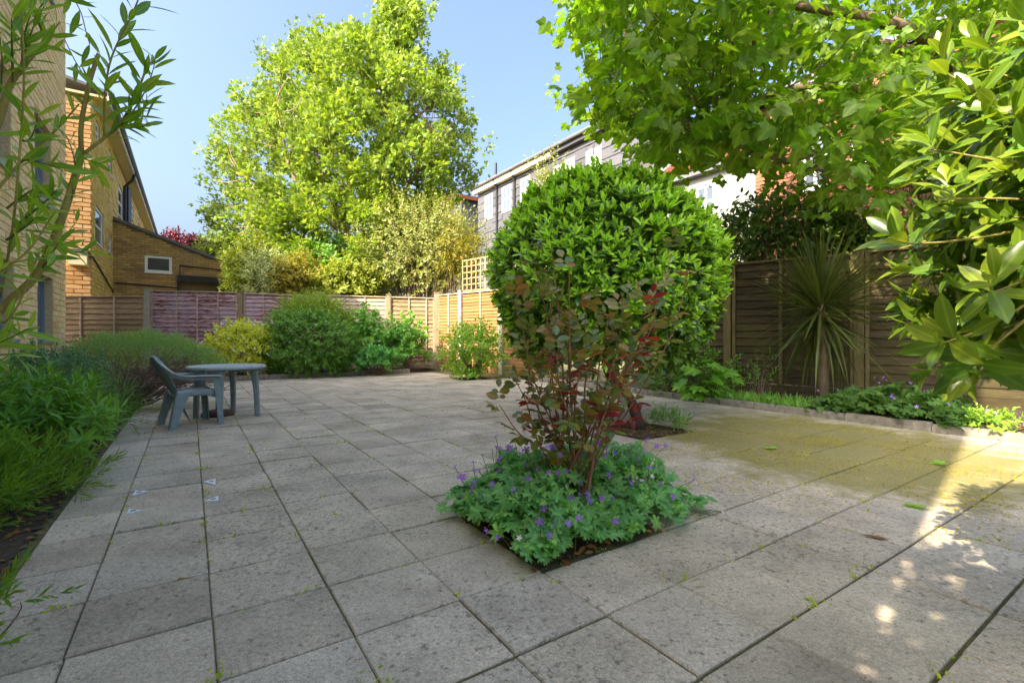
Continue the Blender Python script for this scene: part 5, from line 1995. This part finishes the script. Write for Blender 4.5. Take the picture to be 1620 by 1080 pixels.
# back: slats in a curved frame
for k, s in enumerate(np.linspace(-.185, .185, 10)):
    top = .845 - 1.2 * s * s * 1.2
    sl_ = [[cpt(-.20 - .20 * ((z - .40) / .45) ** 1.15 - .35 * s * s * -1, s + e, z) for e in (-.0155, .0155)] for z in np.linspace(.36, top - .02, 7)]
    strip(sl_, .009, 'back_slat', M_PLASTIC, ch)
m = MB()
arc = [cpt(-.20 + .0, -.215, .40)]
for a in np.linspace(math.pi, 0, 17):
    s = -.225 * math.cos(math.pi - a)
    z = .60 + .25 * math.sin(a) ** .7
    arc.append(cpt(-.20 - .20 * ((z - .40) / .45) ** 1.15 + .35 * s * s, s, z))
arc.append(cpt(-.20, .215, .40))
m.tube(smooth_path(arc[1:-1], 3), .020, 8)
m.build('back_frame', M_PLASTIC, ch, True)
for sgn in (1, -1):
    # arm runs from the back frame down and forward, flat and wide
    path = smooth_path([cpt(-.395, sgn * .12, .835), cpt(-.34, sgn * .215, .75), cpt(-.25, sgn * .262, .665), cpt(-.13, sgn * .278, .625), cpt(.05, sgn * .285, .618), cpt(.20, sgn * .282, .612), cpt(.245, sgn * .28, .598)], 4)
    tt = nrm(np.gradient(path, axis=0))
    wid = np.interp(np.linspace(0, 1, len(path)), [0, .4, 1], [.02, .026, .03])
    arm = [[p + np.cross(t, UP) / max(1e-6, np.linalg.norm(np.cross(t, UP))) * e * w for e in (-1, -.4, .4, 1)] for p, t, w in zip(path, tt, wid)]
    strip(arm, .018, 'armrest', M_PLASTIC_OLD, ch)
    arm2 = [[p - UP * .022 + np.cross(t, UP) / max(1e-6, np.linalg.norm(np.cross(t, UP))) * sgn * -.005 - UP * e for e in (0, .028)] for p, t in zip(path, tt)]
    strip(arm2, .010, 'armrest_lip', M_PLASTIC, ch)
    # front leg: from arm end to the ground, an angle section
    fl = [[cpt(.225 + .04 * (1 - z / .6) + e * .0, sgn * (.262 + .035 * (1 - z / .6)) , z) + cf_ * -e * w for e, w in ((0, 1), (1, .055 + .02 * z))] for z in np.linspace(0, .6, 8)]
    strip(fl, .014, 'front_leg', M_PLASTIC, ch, False)
    fl = [[cpt(.225 + .04 * (1 - z / .6), sgn * (.262 + .035 * (1 - z / .6)), z) - cs_ * sgn * e * (.045 + .01 * z) for e in (0, 1)] for z in np.linspace(0, .44, 7)]
    strip(fl, .014, 'front_leg', M_PLASTIC, ch, False)
    # rear leg, broad where it meets the seat
    rl_ = [[cpt(-.21 - .085 * (1 - z / .43) + e * (.075 + .07 * (z / .43) ** 2), sgn * (.235 + .03 * (1 - z / .43)), z) for e in (0, .5, 1)] for z in np.linspace(.0, .43, 8)]
    strip(rl_, .014, 'rear_leg', M_PLASTIC, ch, False)
    rl_ = [[cpt(-.21 - .085 * (1 - z / .43), sgn * (.235 + .03 * (1 - z / .43) - e * .055), z) for e in (0, 1)] for z in np.linspace(.0, .43, 8)]
    strip(rl_, .014, 'rear_leg', M_PLASTIC, ch, False)

# parasol base under the table
pb = np.array([-4.08, 6.72, 0.0])
pa = thing('parasol_base', 'dark round parasol base with a short tube under the table', 'parasol base', pb)
m = MB()
m.lathe(pb, [(.20, 0), (.205, .03), (.18, .065), (.06, .085), (.03, .09)], 24)
m.build('weight', plain('rusty_brown', (.11, .06, .045), .8, .3, .4, 18), pa, True)
m = MB()
m.tube([pb + UP * .08, pb + UP * .42], .03, 10)
m.build('tube', M_BLACK, pa, True)
# folded rack leaning on the purple fence
q0 = back_at(308) + BN * .35
rk = thing('wire_rack', 'small grey wooden rack leaning on the purple fence beside the choisya', 'rack', q0)
m = MB()
for e in (-.28, .28):
    m.box(q0 - BD * e + UP * .0, -BD * .05, -BN * .04, UP * .85 - BN * .2)
m.build('side_rail', M_GREYW, rk)
for k in range(5):
    m = MB()
    m.box(q0 - BD * -.28 + UP * (.15 + .15 * k) - BN * (.035 * k), -BD * .61, -BN * .02, UP * .04)
    m.build('rung', M_GREYW, rk)

# ------------------------------------------------------------------ recessed cover with white corner plates
mc = thing('manhole_cover', 'recessed paved manhole cover with white triangular corner plates', 'manhole cover', gnd(275, 783))
M_PLATE = plain('worn_white_plate', (.66, .69, .73), .5, .4, .15, 60)
for a, b, c in (((321, 763), (341, 758), (341, 768)), ((322, 794), (346, 785), (345, 793)), ((209, 785), (236, 777), (214, 777)), ((200, 814), (228, 808), (204, 806))):
    P3 = [gnd(*q) + UP * .0075 for q in (a, b, c)]
    m = MB()
    V = P3 + [p - UP * .007 for p in P3]
    o_ = np.cross(P3[1] - P3[0], P3[2] - P3[0])[2] > 0
    F = [(0, 1, 2), (5, 4, 3), (0, 3, 4, 1), (1, 4, 5, 2), (2, 5, 3, 0)]
    m.add(np.array(V), F if o_ else [f[::-1] for f in F])
    m.build('corner_plate', M_PLATE, mc)
    ctr = sum(P3) / 3 + UP * .001
    m = MB()
    m.box(ctr - U * .014 - W * .007 , U * .028, W * .014, UP * .0015)
    m.build('key_hole', M_BLACK, mc)

# ------------------------------------------------------------------ small things on the paving
gr = np.random.default_rng(131)
P, D = [], []
for k in range(330):                                             # tufts in the joints
    if gr.uniform() < .55:
        q = grid(gr.integers(0, 10), gr.uniform(-3, 20))
    else:
        q = grid(gr.uniform(-.6, 12), gr.integers(-3, 14))
    ii_, jj_ = np.dot(q - ORG, U) / SA, np.dot(q - ORG, W) / SB
    if any(a <= ii_ <= b and c <= jj_ <= d for a, b, c, d in HOLES):
        continue
    big = gr.uniform() ** 3
    for t in range(int(5 + big * 16)):
        P.append(q + np.array([gr.normal() * (.012 + .02 * big), gr.normal() * (.012 + .02 * big), -.004]))
        D.append(nrm(gr.normal(size=3) * .8 + UP * .7))
P, D = np.array(P), np.array(D)
m = MB()
m.arr(*scatter(T_SMALL, P, D, nrm(gr.normal(size=P.shape) + UP), gr.uniform(.008, .026, len(P))))
m.build('joint_weeds', L_WEED, None, True)['kind'] = 'stuff'
# catkin litter under the maple
n = 34000
r = gr.uniform(size=n) ** .62
a = gr.uniform(0, 6.28, n)
P = np.stack([3.3 + np.cos(a) * r * 2.4, 5.0 + np.sin(a) * r * 2.6, np.full(n, .004)], 1)
P += gr.normal(size=P.shape) * [.03, .03, 0]
cl_ = np.sin(P[:, 0] * 5.1 + np.sin(P[:, 1] * 3.3) * 2) + np.sin(P[:, 1] * 6.3 + P[:, 0] * 2.2) + gr.normal(size=n) * .8
ui = (P - ORG) @ U / SA
P = P[(cl_ > -.2) & (ui < KERB_I - .15)]
P[:, 2] += gr.uniform(0, .003, len(P))
m = MB()
m.arr(*scatter(T_SMALL, P, nrm(gr.normal(size=P.shape) * [1, 1, .1]), nrm(gr.normal(size=P.shape) * .3 + UP), gr.uniform(.006, .021, len(P))))
m.build('catkin_litter', L_DUST, None, True)['kind'] = 'stuff'
# dark crumbs over the paving
n = 900
P = np.array([grid(gr.uniform(-.6, 16), gr.uniform(-4, 20), .004) for k in range(n)])
m = MB()
m.arr(*scatter(T_SMALL, P, nrm(gr.normal(size=P.shape) * [1, 1, .15]), nrm(gr.normal(size=P.shape) * .4 + UP), .006 + .018 * gr.uniform(size=n) ** 4))
m.build('paving_litter', L_DRY, None, True)['kind'] = 'stuff'


# dead leaves and crumbs on the soil of the beds
n = 5200
sel = gr.uniform(size=n)
P = np.array([grid(gr.uniform(-3.2, EDGE_I - .05), gr.uniform(-3, 14), .012) if q < .55 else (grid(KERB_I + gr.uniform(.2, 3.5), gr.uniform(-4, 12), .075) if q < .75 else
              (grid(gr.uniform(4.02, 5.98), gr.uniform(1.02, 2.98), .014) if q < .92 else grid(gr.uniform(10.02, 11.98), gr.uniform(5.02, 6.98), .014))) for q in sel])
m = MB()
m.arr(*scatter(T_OVAL, P, nrm(gr.normal(size=P.shape) * [1, 1, .3]), nrm(gr.normal(size=P.shape) * .5 + UP), .012 + .045 * gr.uniform(size=n) ** 2))
m.build('leaf_litter', L_DRY, None, True)['kind'] = 'stuff'


def fallen(px, py, T, mat, size, ang, label, curl=.25):
    q = gnd(px, py) + UP * .012
    m = MB()
    V, F = T
    V = V.copy()
    V[:, 2] = V[:, 2] * .5 + curl * (V[:, 0] ** 2) + .12 * (V[:, 1] - .5) ** 2
    V[:, 2] -= V[:, 2].min()
    c, s = math.cos(ang), math.sin(ang)
    V = V * size
    V = np.stack([V[:, 0] * c - V[:, 1] * s, V[:, 0] * s + V[:, 1] * c, V[:, 2]], 1) + q - UP * .009
    m.arr(V, F)
    o = m.build('fallen_leaf', mat, None, True)
    tag(o, label, 'leaf', 'fallen leaves on the paving')


fallen(1362, 848, T_LAUREL, L_DRY, .13, -2.0, 'curled brown laurel leaf lying alone on bare paving right of the rose')
fallen(1222, 711, T_MAPLE, L_ACANTH, .10, .6, 'pale green maple leaf lying amid the yellow catkin litter')
fallen(1446, 803, T_MAPLE, L_ACANTH, .09, -1.0, 'green maple leaf lying at the near end of the sunlit strip')
fallen(1490, 735, T_MAPLE, L_ACANTH, .10, 1.2, 'green maple leaf on the shaded side of the sunlit strip edge')
fallen(848, 908, T_OVAL, L_DRY, .06, .3, 'dry brown leaf at the near corner of the rose square')
fallen(985, 855, T_OVAL, L_DRY, .08, 1.7, 'tan dry leaf under the cranesbill front edge')
fallen(278, 918, T_LANCE, L_DRY, .07, -1.2, 'thin black twig-like leaf on the open paving at the left')
